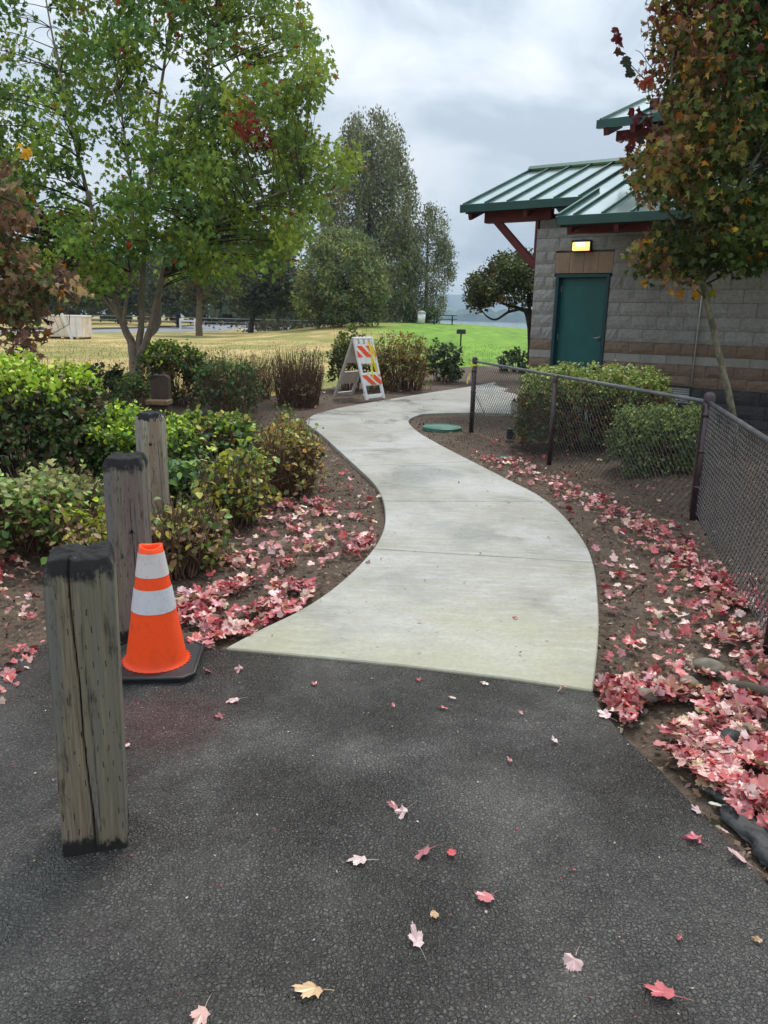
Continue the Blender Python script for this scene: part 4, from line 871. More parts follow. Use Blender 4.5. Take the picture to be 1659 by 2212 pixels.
    # rafter tails under both eaves
    def tail(t, se):
        L3 = .9; c = B(t, se+.05+L3/2, zr(se+.05+L3/2)-.2); part('rafter', MB().box(c, (.07, L3, .12), np.array([u, d1, n1])), MT['maroon'], rf, bev=.006)
    for t in (-3.66, -2.62): tail(t, sA-.02)
    for t in (-1.36, -.66, .05, .8, 1.5, 2.2): tail(t, sE)
    # beam, brace and corner trim carrying the overhang
    part('beam', MB().box(B((-3.52+T0)/2+.1, .1, 3.29), (1.25, .14, .2), AX), MT['maroon'], bld, bev=.012)
    part('beam', MB().box(B(-.4, sE+.5, 2.92), (2.3, .1, .17), AX), MT['maroon'], bld, bev=.01)
    a = B(-2.53, .1, 2.46); b = B(-3.33, .1, 3.24); dd = (b-a)/np.linalg.norm(b-a); nn_ = np.cross(dd, v)
    part('brace', MB().box((a+b)/2, (np.linalg.norm(b-a), .1, .12), np.array([dd, v, nn_])), MT['maroon'], bld, bev=.008)
    part('corner_trim', MB().box(B(T0-.035, .1, 2.83), (.06, .12, .82), AX), MT['maroon'], bld, bev=.006)
    # ---- taller middle part with its own roof
    C1 = PLz(1395, 372, 1.7); t0 = C1[0]
    part('tower_wall', MB().box(B(t0+2.4, 3., 4.3), (4.8, 2.6, 1.9), AX), MT['block'], bld)
    part('tower_trim', MB().box(B(t0+.04, 1.68, 4.5), (.14, .06, 1.5), AX), MT['maroon'], bld)
    C2 = PLz(1297, 262, 1.0); ta, za = C2; zr2 = lambda s: za+m*(s-1.0)
    r2 = thing_part('upper_roof', bld)
    for k in range(8): part('roof_panel', MB().prism([B(ta+k*.6, 1., zr2(1.)), B(ta+k*.6+.59, 1., zr2(1.)), B(ta+k*.6+.59, 3.1, zr2(3.1)), B(ta+k*.6, 3.1, zr2(3.1))], (0, 0, -.045)), MT['roof'], r2); part('seam', MB().prism([B(ta+k*.6-.015, .99, zr2(1.)), B(ta+k*.6+.015, .99, zr2(1.)), B(ta+k*.6+.015, 3.1, zr2(3.1)), B(ta+k*.6-.015, 3.1, zr2(3.1))], (0, 0, .045)), MT['seam'], r2)
    part('fascia', MB().box(B(ta+2.4, .97, zr2(1.)-.05), (4.9, .03, .13), AX).box(B(ta-.02, 2.03, zr2(2.03)-.05), (.03, 2.24, .13), np.array([u, d1, n1])), MT['fascia'], r2)
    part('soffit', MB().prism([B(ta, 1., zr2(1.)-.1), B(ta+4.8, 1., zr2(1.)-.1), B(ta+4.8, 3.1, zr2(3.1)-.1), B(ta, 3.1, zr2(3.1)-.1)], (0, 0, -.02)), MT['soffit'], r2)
    for t in (ta+.1, ta+.55, ta+1.2): part('rafter', MB().box(B(t, 1.35, zr2(1.35)-.17), (.08, .7, .13), np.array([u, d1, n1])), MT['maroon'], r2)
    part('beam', MB().box(B(ta+1.0, 1.45, zr2(1.)-.17), (1.7, .12, .16), AX), MT['maroon'], r2)
def PLz(x, y, s):
    d = _ray(x, y); p0 = W0+v*s; q = _C+d*(((p0-_C)@v)/(d@v)); return float((q-W0)@u), float(q[2])
def thing_part(name, parent):
    o = bpy.data.objects.new(name, None); COL.objects.link(o); o.parent = parent; return o
building()

# ==================================================================== FENCE
FP = [np.array([1.23, 11.06, 0.]), np.array([1.87, 8.66, 0.]), np.array([2.6, 6.25, 0.]), np.array([1.93, 3.56, 0.]), np.array([1.33, 1.15, 0.])]
def fence():
    root = thing('chain_link_fence', 'low black chain link fence turning a corner right of the path', 'fence', FP[0])
    H = .95
    def post(p, h, r, lean=(0, 0), name='post'):
        o = part(name, MB().tube([p-np.array([0, 0, .1]), p+np.array([lean[0]*h, lean[1]*h, h])], r, 14), MT['vinyl'], root, True)
        L = p+np.array([lean[0]*h, lean[1]*h, h]); prof = [(r*1.12, -.03), (r*1.14, .008), (r*.95, .03), (r*.5, .045), (.001, .05)]
        part('post_cap', MB().lathe(prof, L, 14), MT['vinyl'], o, True)
        return o
    post(FP[0], 1.0, .034); post(FP[1], H-.02, .026, name='post'); post(FP[2], .985, .04); post(FP[3], H-.02, .026)
    for a, b in ((0, 2), (2, 4)):
        p, q = FP[a], FP[b]; part('top_rail', MB().tube([p+zz*(H if a else H+.03), q+zz*H], .0175, 10), MT['rail'], root, True)
    for p in (FP[0], FP[2]):
        for z in (.25, .55, .85): part('tension_band', MB().tube([p+zz*(z-.012), p+zz*(z+.012)], .046 if p is FP[2] else .039, 12), MT['vinyl'], root, True)
    part('tension_bar', MB().box(FP[2]+np.array([-.045, .0, .48]), (.01, .018, .9)), MT['vinyl'], root)
    w = .035; hh = .07
    def fabric(p, q, z_top, z_top2):
        d = q-p; L = np.linalg.norm(d); d = d/L; nrm = np.array([-d[1], d[0], 0]); k = 0; mb = MB(); nz = int((z_top-.02)/(hh/2))
        while k*w < L-.02:
            pts = []
            for j in range(nz+1):
                sgn = 1 if (j+k) % 2 else -1
                x = k*w+(w/2)*(1+sgn*1.03); z = .02+j*hh/2; off = .003*sgn
                jig = .0022*mnoise.noise((k*.7, j*.5, L))
                pts.append(p+d*min(x, L)+nrm*(off+.012*mnoise.noise((k*.12, j*.12, 0)))+zz*(z*(1 if True else 1)+jig)+d*jig)
            mb.tube(pts, .0031, 4, False); k += 1
        return mb
    part('chain_mesh', fabric(FP[0]+zz*0, FP[2], H-.0, H), MT['wire'], root, False, label='chain link mesh of the long run beside the path')
    part('chain_mesh', fabric(FP[2], FP[4], H, H), MT['wire'], root, False, label='chain link mesh of the run nearest the viewer')
    # bright tie of tape on the end post
    tb = MB(); p = FP[0]+zz*.93
    tb.tube([p+zz*.0-zz*.012, p+zz*.012], .04, 10); 
    for sx, L in ((-.03, .2), (-.055, .26)): 
        a = p+np.array([-.035, -.02, 0]); V = []
        for i in range(7): t = i/6; c = a+np.array([sx*t+.008*math.sin(7*t), -.012*t, -L*t]); V += [c, c+np.array([.018*math.cos(3*t), .018*math.sin(3*t), 0])]
        tb.add(V, [(2*i, 2*i+1, 2*i+3, 2*i+2) for i in range(6)])
    single('marker_tape', tb, MT['tape'], 'yellow tape tied round the end post of the fence', 'tape', p)
fence()

# ==================================================================== TIMBER POSTS
def timber_post(label, p, rz, H, w, mat, seed, crack=(.0, .55), cham=.045, lean=(0, 0), knots=()):
    r = random.Random(seed); root = thing('bollard', label, 'bollard', p, 'wooden bollards beside the path', rz)
    per = 52; zs = list(np.concatenate([np.linspace(-.06, H-cham, 60), [H-cham*.7, H-cham*.35, H-.004, H]])); V = []; F = []; CRACK_SHADE = []
    def ring(z, k):
        out = []
        for side in range(4):
            for i in range(per):
                dirt_or_shade = 0.
                t = i/per*2-1; hx = w/2*k
                a = (t*hx, -hx) if side == 0 else (hx, t*hx) if side == 1 else (-t*hx, hx) if side == 2 else (-hx, -t*hx)
                # rounded arrises
                rd = max(0, (abs(t)-.93)/.07); sc = 1-.035*rd*rd
                x, y = a[0]*sc, a[1]*sc
                n = mnoise.noise((x*16+seed, y*16, z*1.4)); n2 = mnoise.noise((x*50+seed, y*50, z*3.))
                din = .0022*n+.0012*n2
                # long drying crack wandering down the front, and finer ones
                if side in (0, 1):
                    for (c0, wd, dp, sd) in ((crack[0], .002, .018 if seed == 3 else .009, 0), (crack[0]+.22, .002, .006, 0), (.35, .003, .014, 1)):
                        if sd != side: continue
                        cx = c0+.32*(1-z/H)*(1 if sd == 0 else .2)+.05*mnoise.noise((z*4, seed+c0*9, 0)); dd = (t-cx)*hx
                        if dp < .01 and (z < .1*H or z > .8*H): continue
                        e_ = math.exp(-(dd/wd)**2); din -= dp*e_*(1 if z > .02 else .3); dirt_or_shade = max(dirt_or_shade, e_*min(1, dp/.012))  # mask paints the crack's inner shade into the colour
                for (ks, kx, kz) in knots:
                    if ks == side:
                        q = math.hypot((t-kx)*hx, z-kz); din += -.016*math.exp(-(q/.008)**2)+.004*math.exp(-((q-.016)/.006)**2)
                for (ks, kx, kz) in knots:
                    if ks == side: dirt_or_shade = max(dirt_or_shade, math.exp(-(math.hypot((t-kx)*hx, z-kz)/.011)**2))  # knot centres darkened through the same mask
                CRACK_SHADE.append(dirt_or_shade)
                nx, ny = ((0, -1), (1, 0), (0, 1), (-1, 0))[side]
                out.append((x+nx*din+lean[0]*z, y+ny*din+lean[1]*z, z+(0 if z < H-cham*1.01 else .012*mnoise.noise((x*22+seed, y*22, 5)))))
        return out
    n = per*4
    for j, z in enumerate(zs):
        k = 1. if z <= H-cham else 1-.15*((z-(H-cham))/cham)**1.
        V += ring(z, k)
    m = len(zs)
    for j in range(m-1):
        for i in range(n): F.append((j*n+i, j*n+(i+1) % n, (j+1)*n+(i+1) % n, (j+1)*n+i))
    # top: rings shrinking to the centre, uneven weathered end grain
    last = (m-1)*n; o = len(V)
    for q, s in enumerate((.75, .5, .25)):
        for i in range(n):
            x, y, z = V[last+i]; cx, cy = lean[0]*H, lean[1]*H; x = cx+(x-cx)*s; y = cy+(y-cy)*s; V.append((x, y, H+.004+.018*mnoise.noise((x*30+seed, y*30, 2))+.006*mnoise.noise((x*90+seed, y*90, 2))))
    F += [(last+i, last+(i+1) % n, o+(i+1) % n, o+i) for i in range(n)]
    for q in range(2): F += [(o+q*n+i, o+q*n+(i+1) % n, o+(q+1)*n+(i+1) % n, o+(q+1)*n+i) for i in range(n)]
    V.append((lean[0]*H, lean[1]*H, H+.003)); F += [(o+2*n+i, o+2*n+(i+1) % n, len(V)-1) for i in range(n)]
    mb = MB(); mb.v = V; mb.f = F; o_ = link('post', mesh(mb, 'post', True), mat, root); CRACK_SHADE += [0.]*(len(V)-len(CRACK_SHADE)); at = o_.data.color_attributes.new('col', 'FLOAT_COLOR', 'POINT')
    at.data.foreach_set('color', np.repeat(np.array(CRACK_SHADE, np.float32), 4)); return root
POST_GROUP = 'wooden bollards beside the path'
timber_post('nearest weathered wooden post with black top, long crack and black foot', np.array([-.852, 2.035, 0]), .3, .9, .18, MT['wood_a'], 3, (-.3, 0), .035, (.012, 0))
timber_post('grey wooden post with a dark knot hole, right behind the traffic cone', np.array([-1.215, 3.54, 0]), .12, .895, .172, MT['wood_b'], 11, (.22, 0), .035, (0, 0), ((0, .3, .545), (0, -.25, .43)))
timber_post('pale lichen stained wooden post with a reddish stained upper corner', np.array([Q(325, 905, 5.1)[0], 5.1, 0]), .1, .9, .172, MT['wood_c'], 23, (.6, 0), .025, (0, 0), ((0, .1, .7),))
def notched_post():
    p = np.array([Q(346, 850, 8.7)[0], 8.7, 0]); root = thing('bollard', 'short dark notched wooden post with a pale ledge in front of the shrubs', 'bollard', p, POST_GROUP)
    zt = float(Q(346, 810, 8.7)[2]); zl = float(Q(346, 862, 8.7)[2])
    mb = MB(); w = .2; prof = [(-w/2, zl), (-w/2, zt-.035), (-w/2+.012, zt-.012), (-w/2+.035, zt), (w/2-.035, zt), (w/2-.012, zt-.012), (w/2, zt-.035), (w/2, zl)]
    mb.prism([p+np.array([x, -.02, z]) for x, z in prof], (0, .12, 0)); part('post_top', mb, MT['wood_d'], root, bev=.006)
    part('ledge', MB().box(p+np.array([-.01, -.02, zl-.03]), (.25, .22, .06)), MT['ledge'], root, bev=.012)
    part('post_foot', MB().box(p+np.array([0, 0, (zl-.06)/2-.02]), (.2, .18, zl-.02)), MT['wood_d'], root, bev=.006)
notched_post()

# ==================================================================== CONE
def cone():
    c = np.array([-1.01, 3.2, 0.]); root = thing('traffic_cone', 'orange traffic cone with two silver bands on a black rubber base', 'cone', c)
    H = .565; rb, rt = .134, .049; zb = .035
    rad = lambda z: rb+(rt-rb)*((z-zb)/(H-zb))
    root.rotation_euler = (0, 0, 0)
    e1 = np.array([math.cos(.1), math.sin(.1), 0]); e2 = np.array([-e1[1], e1[0], 0])
    def L(p): return c+e1*p[0]+e2*p[1]+zz*p[2]
    # chamfered square base
    s = .185; k = .04; sq = [(-s+k, -s), (s-k, -s), (s, -s+k), (s, s-k), (s-k, s), (-s+k, s), (-s, s-k), (-s, -s+k)]
    mb = MB().prism([L((x, y, .0)) for x, y in sq], (0, 0, .03)); part('base', mb, MT['rubber'], root, bev=.008)
    part('base_rim', MB().tube([L((x*1.0, y*1.0, .026)) for x, y in sq]+[L((sq[0][0], sq[0][1], .026))], .01, 6), MT['rubber'], root, True)
    tip = (.006, -.004)
    def ringz(r, z, n=48): return [(r*math.cos(2*math.pi*i/n), r*math.sin(2*math.pi*i/n), z) for i in range(n)]
    def band(name, z0, z1, mat, dr, label=None, n=48, cut=0):
        V = []; F = []; zs = np.linspace(z0, z1, 5)
        for z in zs: V += [c+np.array(q) for q in ringz(rad(z)+dr, z, n)]
        for j in range(4): F += [(j*n+i, j*n+(i+1) % n, (j+1)*n+(i+1) % n, (j+1)*n+i) for i in range(n)]
        mb = MB().add(V, F); return part(name, mb, mat, root, True, label=label)
    # body, open at the top, with an inner wall
    V = []; F = []; n = 48; prof = [(rad(zb)+.012, .031), (rad(zb)+.006, zb), (rad(zb), zb+.012)]+[(rad(z), z) for z in np.linspace(zb+.03, H, 12)]+[(rt-.004, H+.002), (rt-.01, H-.004), (rt+.0, H-.1), (rb*.8, .06)]
    mb = MB().lathe(prof, c, n)
    for i, p in enumerate(mb.v):
        z = p[2]
        if z > H-.03: mb.v[i] = (p[0], p[1], z+.006*math.sin(math.atan2(p[1]-c[1], p[0]-c[0])*2+1))
    part('body', mb, MT['orange'], root, True)
    band('reflective_band', .437, .541, MT['collar_top'], .0025, 'upper silver band, speckled with orange at the rim')
    band('reflective_band', .28, .384, MT['collar'], .0025, 'lower silver band')
    # stitched lip at the foot
    st = MB()
    for i in range(34):
        a = 2*math.pi*i/34; r = rad(zb)+.01; p = c+np.array([r*math.cos(a), r*math.sin(a), .034]); q = c+np.array([(r+.007)*math.cos(a+.07), (r+.007)*math.sin(a+.07), .034]); st.tube([p, q, c+np.array([r*math.cos(a+.14), r*math.sin(a+.14), .034])], .0018, 4)
    part('stitching', st, MT['orange'], root)
cone()

# ==================================================================== BARRICADE
def barricade():
    FL = np.array([-.4, 14.8, 0]); wv = np.array([.36, .5, 0]); sp = np.array([-.655, .45, 0]); wid = np.linalg.norm(wv); wu = wv/wid
    H = 1.17; root = thing('barricade', 'white folding A-frame barricade with orange striped boards beside the path', 'barricade', FL)
    apex = FL+sp*.43+zz*H
    def panel(foot, mat, front):
        up = apex-foot; Ls = np.linalg.norm(up); up = up/Ls; out = np.cross(wu, up); out = out if (out@np.array([.3, -1, 0]) > 0) == front else -out
        pn = thing_part('panel', root)
        A = np.array([wu, up, out])
        def bx(name, a0, a1, h0, h1, th, mt, d=0., bev=.008, lab=None):
            mb = MB().box(foot+wu*(a0+a1)/2+up*(h0+h1)/2*Ls+out*d, (a1-a0, (h1-h0)*Ls, th), A); return part(name, mb, mt, pn, bev=bev, label=lab)
        W_ = wid; lw = .075
        bx('leg', 0, lw, 0, .885, .045, mat); bx('leg', W_-lw, W_, 0, .885, .045, mat)
        bx('top_bar', .0, W_, .965, 1.0, .05, mat)
        for k in range(4): a = W_*k/3*.82; bx('top_post', a, a+W_*.18, .885, .965, .045, mat, 0, .006)
        b1 = bx('board', lw, W_-lw, .575, .885, .03, mat, .008); bx('crossbar', lw, W_-lw, .40, .435, .035, mat)
        b2 = bx('board', lw, W_-lw, .225, .40, .03, mat, .006); bx('foot_bar', lw, W_-lw, .02, .085, .035, mat)
        if front:
            for (z0, z1, offs) in ((.68, .86, (-.4, .05, .5)), (.235, .395, (.0, .42, .84))):
                for of in offs:
                    hgt = (z1-z0); sk = .42     # down to the right
                    P4 = [(of+sk, z0), (of+sk+.27, z0), (of+.27, z1), (of, z1)]
                    # clip to the board
                    poly = []
                    for (a, h) in P4: poly.append((a, h))
                    def clip(poly, lim, sign):
                        outp = []
                        for i in range(len(poly)):
                            p, q = poly[i], poly[(i+1) % len(poly)]; ip = sign*(p[0]-lim) <= 0; iq = sign*(q[0]-lim) <= 0
                            if ip: outp.append(p)
                            if ip != iq: t = (lim-p[0])/(q[0]-p[0]); outp.append((lim, p[1]+t*(q[1]-p[1])))
                        return outp
                    poly = clip(clip(poly, .97, 1), .02, -1)
                    if len(poly) < 3: continue
                    mb = MB().prism([foot+wu*(a*W_)+up*h*Ls+out*.024 for a, h in poly], out*.003); part('stripe', mb, MT['stripe'], b1 if z0 > .5 else b2) if False else part('stripe', mb, MT['stripe'], pn)
        return pn
    panel(FL, MT['white_pl'], True); panel(FL+sp, MT['shaded_pl'], False)
    # caution tape snagged on the front
    tb = MB(); up = (apex-FL); 
    for k in range(4):
        a = R_.uniform(.5, .75); z0 = R_.uniform(.8, .95); z1 = R_.uniform(.4, .6) if k else .33; V = []
        for i in range(13):
            t = i/12; zf = z0+(z1-z0)*t; c = FL+wv*(a+.05*math.sin(5*t+k))+up*zf+np.array([.1, -.12, 0])*(.3+.6*t*(1-t)+.1*k); g = 4*t+k*1.7; wd = .035
            V += [c, c+np.array([math.cos(g)*wd, math.sin(g)*wd*.5, .01])]
        tb.add(V, [(2*i, 2*i+1, 2*i+3, 2*i+2) for i in range(12)])
    single('caution_tape', tb, MT['tape'], 'twisted yellow caution tape hanging down the front of the barricade', 'tape', apex)
barricade()

# ==================================================================== SMALL THINGS
def smalls():
    p = P(955, 925); root = thing('valve_lid', 'round green utility lid set in the soil at the path bend', 'lid', p)
    part('cover', MB().lathe([(.0, .028), (.27, .028), (.285, .02), (.29, -.03)], p, 40), MT['lid'], root)
    part('ridge_ring', MB().lathe([(.22, .0285), (.225, .033), (.24, .033), (.245, .0285)], p, 40), MT['lid'], root)
    p = P(1085, 991); single('valve_lid', MB().lathe([(.0, .02), (.075, .02), (.085, .01), (.087, -.03)], p, 24), MT['lid'], 'small green lid half buried among leaves beside the fence', 'lid', p)
    p = P(1103, 948); rt = thing('ground_light', 'small black ground light at the foot of the chain link fence', 'light', p)
    part('housing', MB().box(p+zz*.06, (.11, .09, .13)), MT['dark'], rt, bev=.012); part('hood', MB().box(p+np.array([0, -.03, .135]), (.13, .13, .025)), MT['dark'], rt, bev=.006)
    for i, (x, y, s, lab) in enumerate(((1530, 1447, .058, 'largest tan river stone among the leaves beside the fence'), (1488, 1484, .046, 'middle tan stone lying in the leaf drift'), (1393, 1507, .045, 'smallest grey stone at the leaf drift edge near the path'), (1577, 1600, .045, 'dark stone half hidden in the thick leaf drift'))):
        p = P(x, y); bm = bmesh.new(); bmesh.ops.create_icosphere(bm, subdivisions=3, radius=1)
        for vv in bm.verts:
            k = 1+.22*mnoise.noise(vv.co*1.1+Vector((i*5, 0, 0)))+.06*mnoise.noise(vv.co*4); vv.co = Vector((vv.co.x*s*1.25*k, vv.co.y*s*.9*k, vv.co.z*s*.62*k+s*.3))
        me = bpy.data.meshes.new('stone'); bm.to_mesh(me); bm.free(); me.shade_smooth(); o = link('stone', me, MT['rock'] if i < 3 else MT['berm'], None, tuple(p), label=lab, category='stone', group='stones in the leaf drift'); o.rotation_euler = (0, 0, i*1.3)
    # distance: crate, grill, picnic table, bin, white barrier, fence, sign
    Yc = 43.; b = Q(140, 731, Yc); b[2] = 0; root = thing('crate', 'big pale painted wooden crate box standing on the dry lawn', 'crate', b)
    w, h, d = 2.0, 1.1, 1.4
    part('box', MB().box(b+np.array([0, d/2, h/2+.1]), (w, d, h)), MT['crate'], root, bev=.02); part('rim', MB().box(b+np.array([0, d/2, h+.13]), (w+.06, d+.06, .07)), MT['crate_w'], root, bev=.01)
    for i in range(6): part('plank', MB().box(b+np.array([-w/2+w*(i+.5)/6, -.012, h/2+.1]), (w/6-.03, .024, h-.06)), MT['crate'] if i < 4 else MT['crate_w'], root, bev=.006)
    A = np.array([[math.cos(1.9), 0, math.sin(1.9)], [0, 1, 0], [-math.sin(1.9), 0, math.cos(1.9)]])
    part('brace', MB().box(b+np.array([.18, -.05, h/2+.12]), (1.45, .05, .14), A), MT['crate_w'], root)
    for x in (-.85, 0, .85): part('skid', MB().box(b+np.array([x, d/2, .05]), (.14, d, .1)), MT['ledge'], root)
    g = Q(995, 742, 40.); g[2] = float(height(g[0], g[1])); g = np.array(g); g[2] = float(Q(995, 740, 40.)[2]); root = thing('park_grill', 'black park grill on a single pedestal on the green lawn', 'grill', (g[0], g[1], float(height(g[0], g[1]))))
    z0 = float(height(g[0], g[1])); zt = float(Q(995, 716, 40.)[2]); part('pedestal', MB().tube([(g[0], g[1], z0-.1), (g[0], g[1], zt-.12)], .04, 8), MT['dark'], root)
    part('firebox', MB().box((g[0], g[1], zt-.02), (.44, .34, .2)), MT['dark'], root, bev=.01); part('grate', MB().box((g[0], g[1]-.05, zt+.1), (.4, .3, .02)), MT['dark'], root)
    t = Q(957, 700, 66.); z0 = float(height(t[0], t[1])); t[2] = z0; root = thing('picnic_table', 'dark picnic table at the far edge of the green lawn', 'table', t)
    part('top', MB().box(t+zz*.76, (2.2, .8, .06)), MT['dark'], root)
    for sy in (-.65, .65): part('bench', MB().box(t+np.array([0, sy, .45]), (2.2, .28, .06)), MT['dark'], root)
    for sx in (-.75, .75): part('leg', MB().box(t+np.array([sx, 0, .38]), (.1, 1.2, .06)).box(t+np.array([sx, 0, .37]), (.1, .1, .72)), MT['dark'], root)
    t = Q(910, 700, 66.); t[2] = float(height(t[0], t[1])); root = thing('trash_can', 'white trash can at the lawn edge under the slender tree', 'bin', t)
    part('can', MB().lathe([(.0, .0), (.3, .0), (.33, .85), (.0, .85)], t, 16), MT['white'], root, True); part('lid', MB().lathe([(.36, .85), (.36, .92), (.2, 1.05), (.0, 1.08)], t, 16), MT['grey'], root, True)
    t = P(405, 693); t[1] = 78.; t = np.array([Q(405, 693, 78.)[0], 78., 0.]); root = thing('barrier', 'low white rail barrier beside the far park road', 'barrier', t)
    for sx in (-.72, .72): part('post', MB().box(t+np.array([sx, 0, .5]), (.16, .16, 1.)), MT['white'], root)
    part('rail', MB().box(t+np.array([0, -.02, .78]), (1.4, .1, .16)), MT['white'], root)
    # far paddock fence: posts and rails
    f0 = np.array([-44., 100, 0.]); root = thing('rail_fence', 'long dark post and rail fence on the grass beyond the road', 'fence', f0)
    for k in range(22): part('post', MB().box(f0+np.array([k*1.9, 0, .55]), (.14, .14, 1.1)), MT['dark'], root)
    for z in (.5, .95): part('rail', MB().box(f0+np.array([20, -.09, z]), (40, .05, .1)), MT['grey'], root)
    # low bank hedge where road meets rise
    n = 900; a = np.array(Q(600, 700, 72.)); x = rng.normal(a[0], 2.2, n); y = rng.normal(72, 1., n); z = rng.random(n)**.8*.9
    root = thing('hedge', 'low brown green hedge along the bank left of the willow', 'hedge', (a[0], 72., 0))
    o = link('foliage', leaf_mesh('foliage', np.stack([x-a[0], y-72, z], 1), rng.uniform(.15, .4, n), palette(n, [(.06, .075, .03), (.1, .07, .045), (.08, .09, .04)], [1, 1, 1]), TRI), MT['far_leaf'], root); o['kind'] = 'stuff'
    # moored craft showing white under the trees
    for i, (x, L, lab) in enumerate(((822, 6.5, 'white moored boat seen under the tall poplar'), (868, 5., 'pale houseboat seen between poplar and slender tree'))):
        p = np.array([Q(x, 690, 124.)[0], 130., -2.4]); root = thing('boat', lab, 'boat', p, 'boats moored by the bank')
        hull = [(-L/2, 0), (L/2, 0), (L/2+.7, .9), (-L/2-.1, .9)]; part('hull', MB().prism([p+np.array([a, 0, b]) for a, b in hull], (0, 2, 0)), MT['white'], root); part('cabin', MB().box(p+np.array([-.3, 1, 2.3]), (L*.6, 1.7, 2.8)), MT['white'], root, bev=.05); part('window', MB().box(p+np.array([-.3, .13, 2.7]), (L*.5, .06, .7)), MT['dark'], root); part('cabin_roof', MB().box(p+np.array([-.3, 1, 3.76]), (L*.66, 2., .14)), MT['grey'], root)
smalls()

# ==================================================================== LITTER
# bark chips, crumbs and fine debris over the beds
def free_ground(x, y):
    if inpoly(x, y, PATH_POLY) or inpoly(x, y, apron): return False
    return True
def chips():
    pts = []
    while len(pts) < 26000:
        y = 1.6+rng.random()**1.7*11; x = rng.uniform(-3.4, 4.2)
        if abs(x) > .62*y+.4: continue
        if free_ground(x, y): pts.append((x, y, -.018+.02*mnoise.noise((x*1.3, y*1.3, 0))+rng.random()*.008))
    n = len(pts); c = palette(n, [(.13, .09, .06), (.22, .16, .11), (.07, .05, .035), (.3, .24, .18)], [4, 3, 3, 1.2], .25)
    pts = np.array(pts); pts[:, 2] += .09*sstep(2.1, 3.4, pts[:, 0])*np.where(pts[:, 1] > 7, 1, .4)
    me = leaf_mesh('bark_chips', pts, rng.uniform(.006, .036, n), c, [tri_leaf(.4), tri_leaf(.7), (np.array([(-.3, -.3, 0), (.3, -.25, .1), (.25, .35, .25), (-.3, .3, .1)]), [(0, 1, 2, 3)])], 0, .9); o = link('bark_chips', me, MT['chip']); o['kind'] = 'stuff'
chips()
PINK = [(.64, .3, .28), (.5, .14, .16), (.76, .54, .46), (.6, .22, .22), (.74, .46, .4)]; RED = [(.46, .03, .05), (.33, .014, .03), (.56, .06, .07), (.18, .012, .02)]; TAN = [(.5, .33, .14), (.26, .14, .065)]
def band_pts(line, width, n):
    w = [P(*p) for p in line]; seg = [np.linalg.norm(w[i+1]-w[i]) for i in range(len(w)-1)]; tot = sum(seg); out = []
    for _ in range(n):
        s = rng.random()*tot; i = 0
        while s > seg[i] and i < len(seg)-1: s -= seg[i]; i += 1
        t = s/seg[i]; d = (w[i+1]-w[i])/seg[i]; wd = width[i]+(width[i+1]-width[i])*t; out.append(w[i]+(w[i+1]-w[i])*t+np.array([-d[1], d[0], 0])*rng.normal(0, wd)+d*rng.normal(0, .05))
    return out
def poly_pts(poly, n):
    w = [P(*p) for p in poly]; q = [(p[0], p[1]) for p in w]; xs = [p[0] for p in q]; ys = [p[1] for p in q]; out = []; tr = 0
    while len(out) < n and tr < n*80:
        tr += 1; x = rng.uniform(min(xs), max(xs)); y = rng.uniform(min(ys), max(ys))
        if inpoly(x, y, q) and mnoise.noise((x*3.3, y*3.3, 9)) > -.22: out.append(np.array([x, y, 0]))
    return out
FULL = []
for i in range(12):
    vv, ff = maple_leaf((.14, .24, .34, .1, .7, .18)[i % 6], 100+i, True)
    FULL.append((vv, ff))
FMESH = []
for vv, ff in FULL:
    mb = MB().add(vv, ff); mb.tube([(0, -.24, 0), (.03, -.5, .02), (.02, -.75, .03)], [.016, .012, .01], 4); me = mesh(mb, 'leaf'); me.materials.append(MT['fallen']); FMESH.append(me)
def fallen(p, size, c, label, group, tilt=.25, rz=None, sx=1., mi=None):
    o = bpy.data.objects.new('fallen_leaf', FMESH[R_.randrange(12) if mi is None else mi]); COL.objects.link(o); o.location = (float(p[0]), float(p[1]), float(p[2]))
    o.rotation_euler = (R_.gauss(0, tilt), R_.gauss(0, tilt), R_.uniform(0, 6.3) if rz is None else rz); o.scale = (size*1.15*sx, size*1.15, size*1.15); o.color = (*c, 1)
    o['label'] = label; o['category'] = 'leaf'
    if group: o['group'] = group
    return o
LONE = 'lone leaves on the paving'
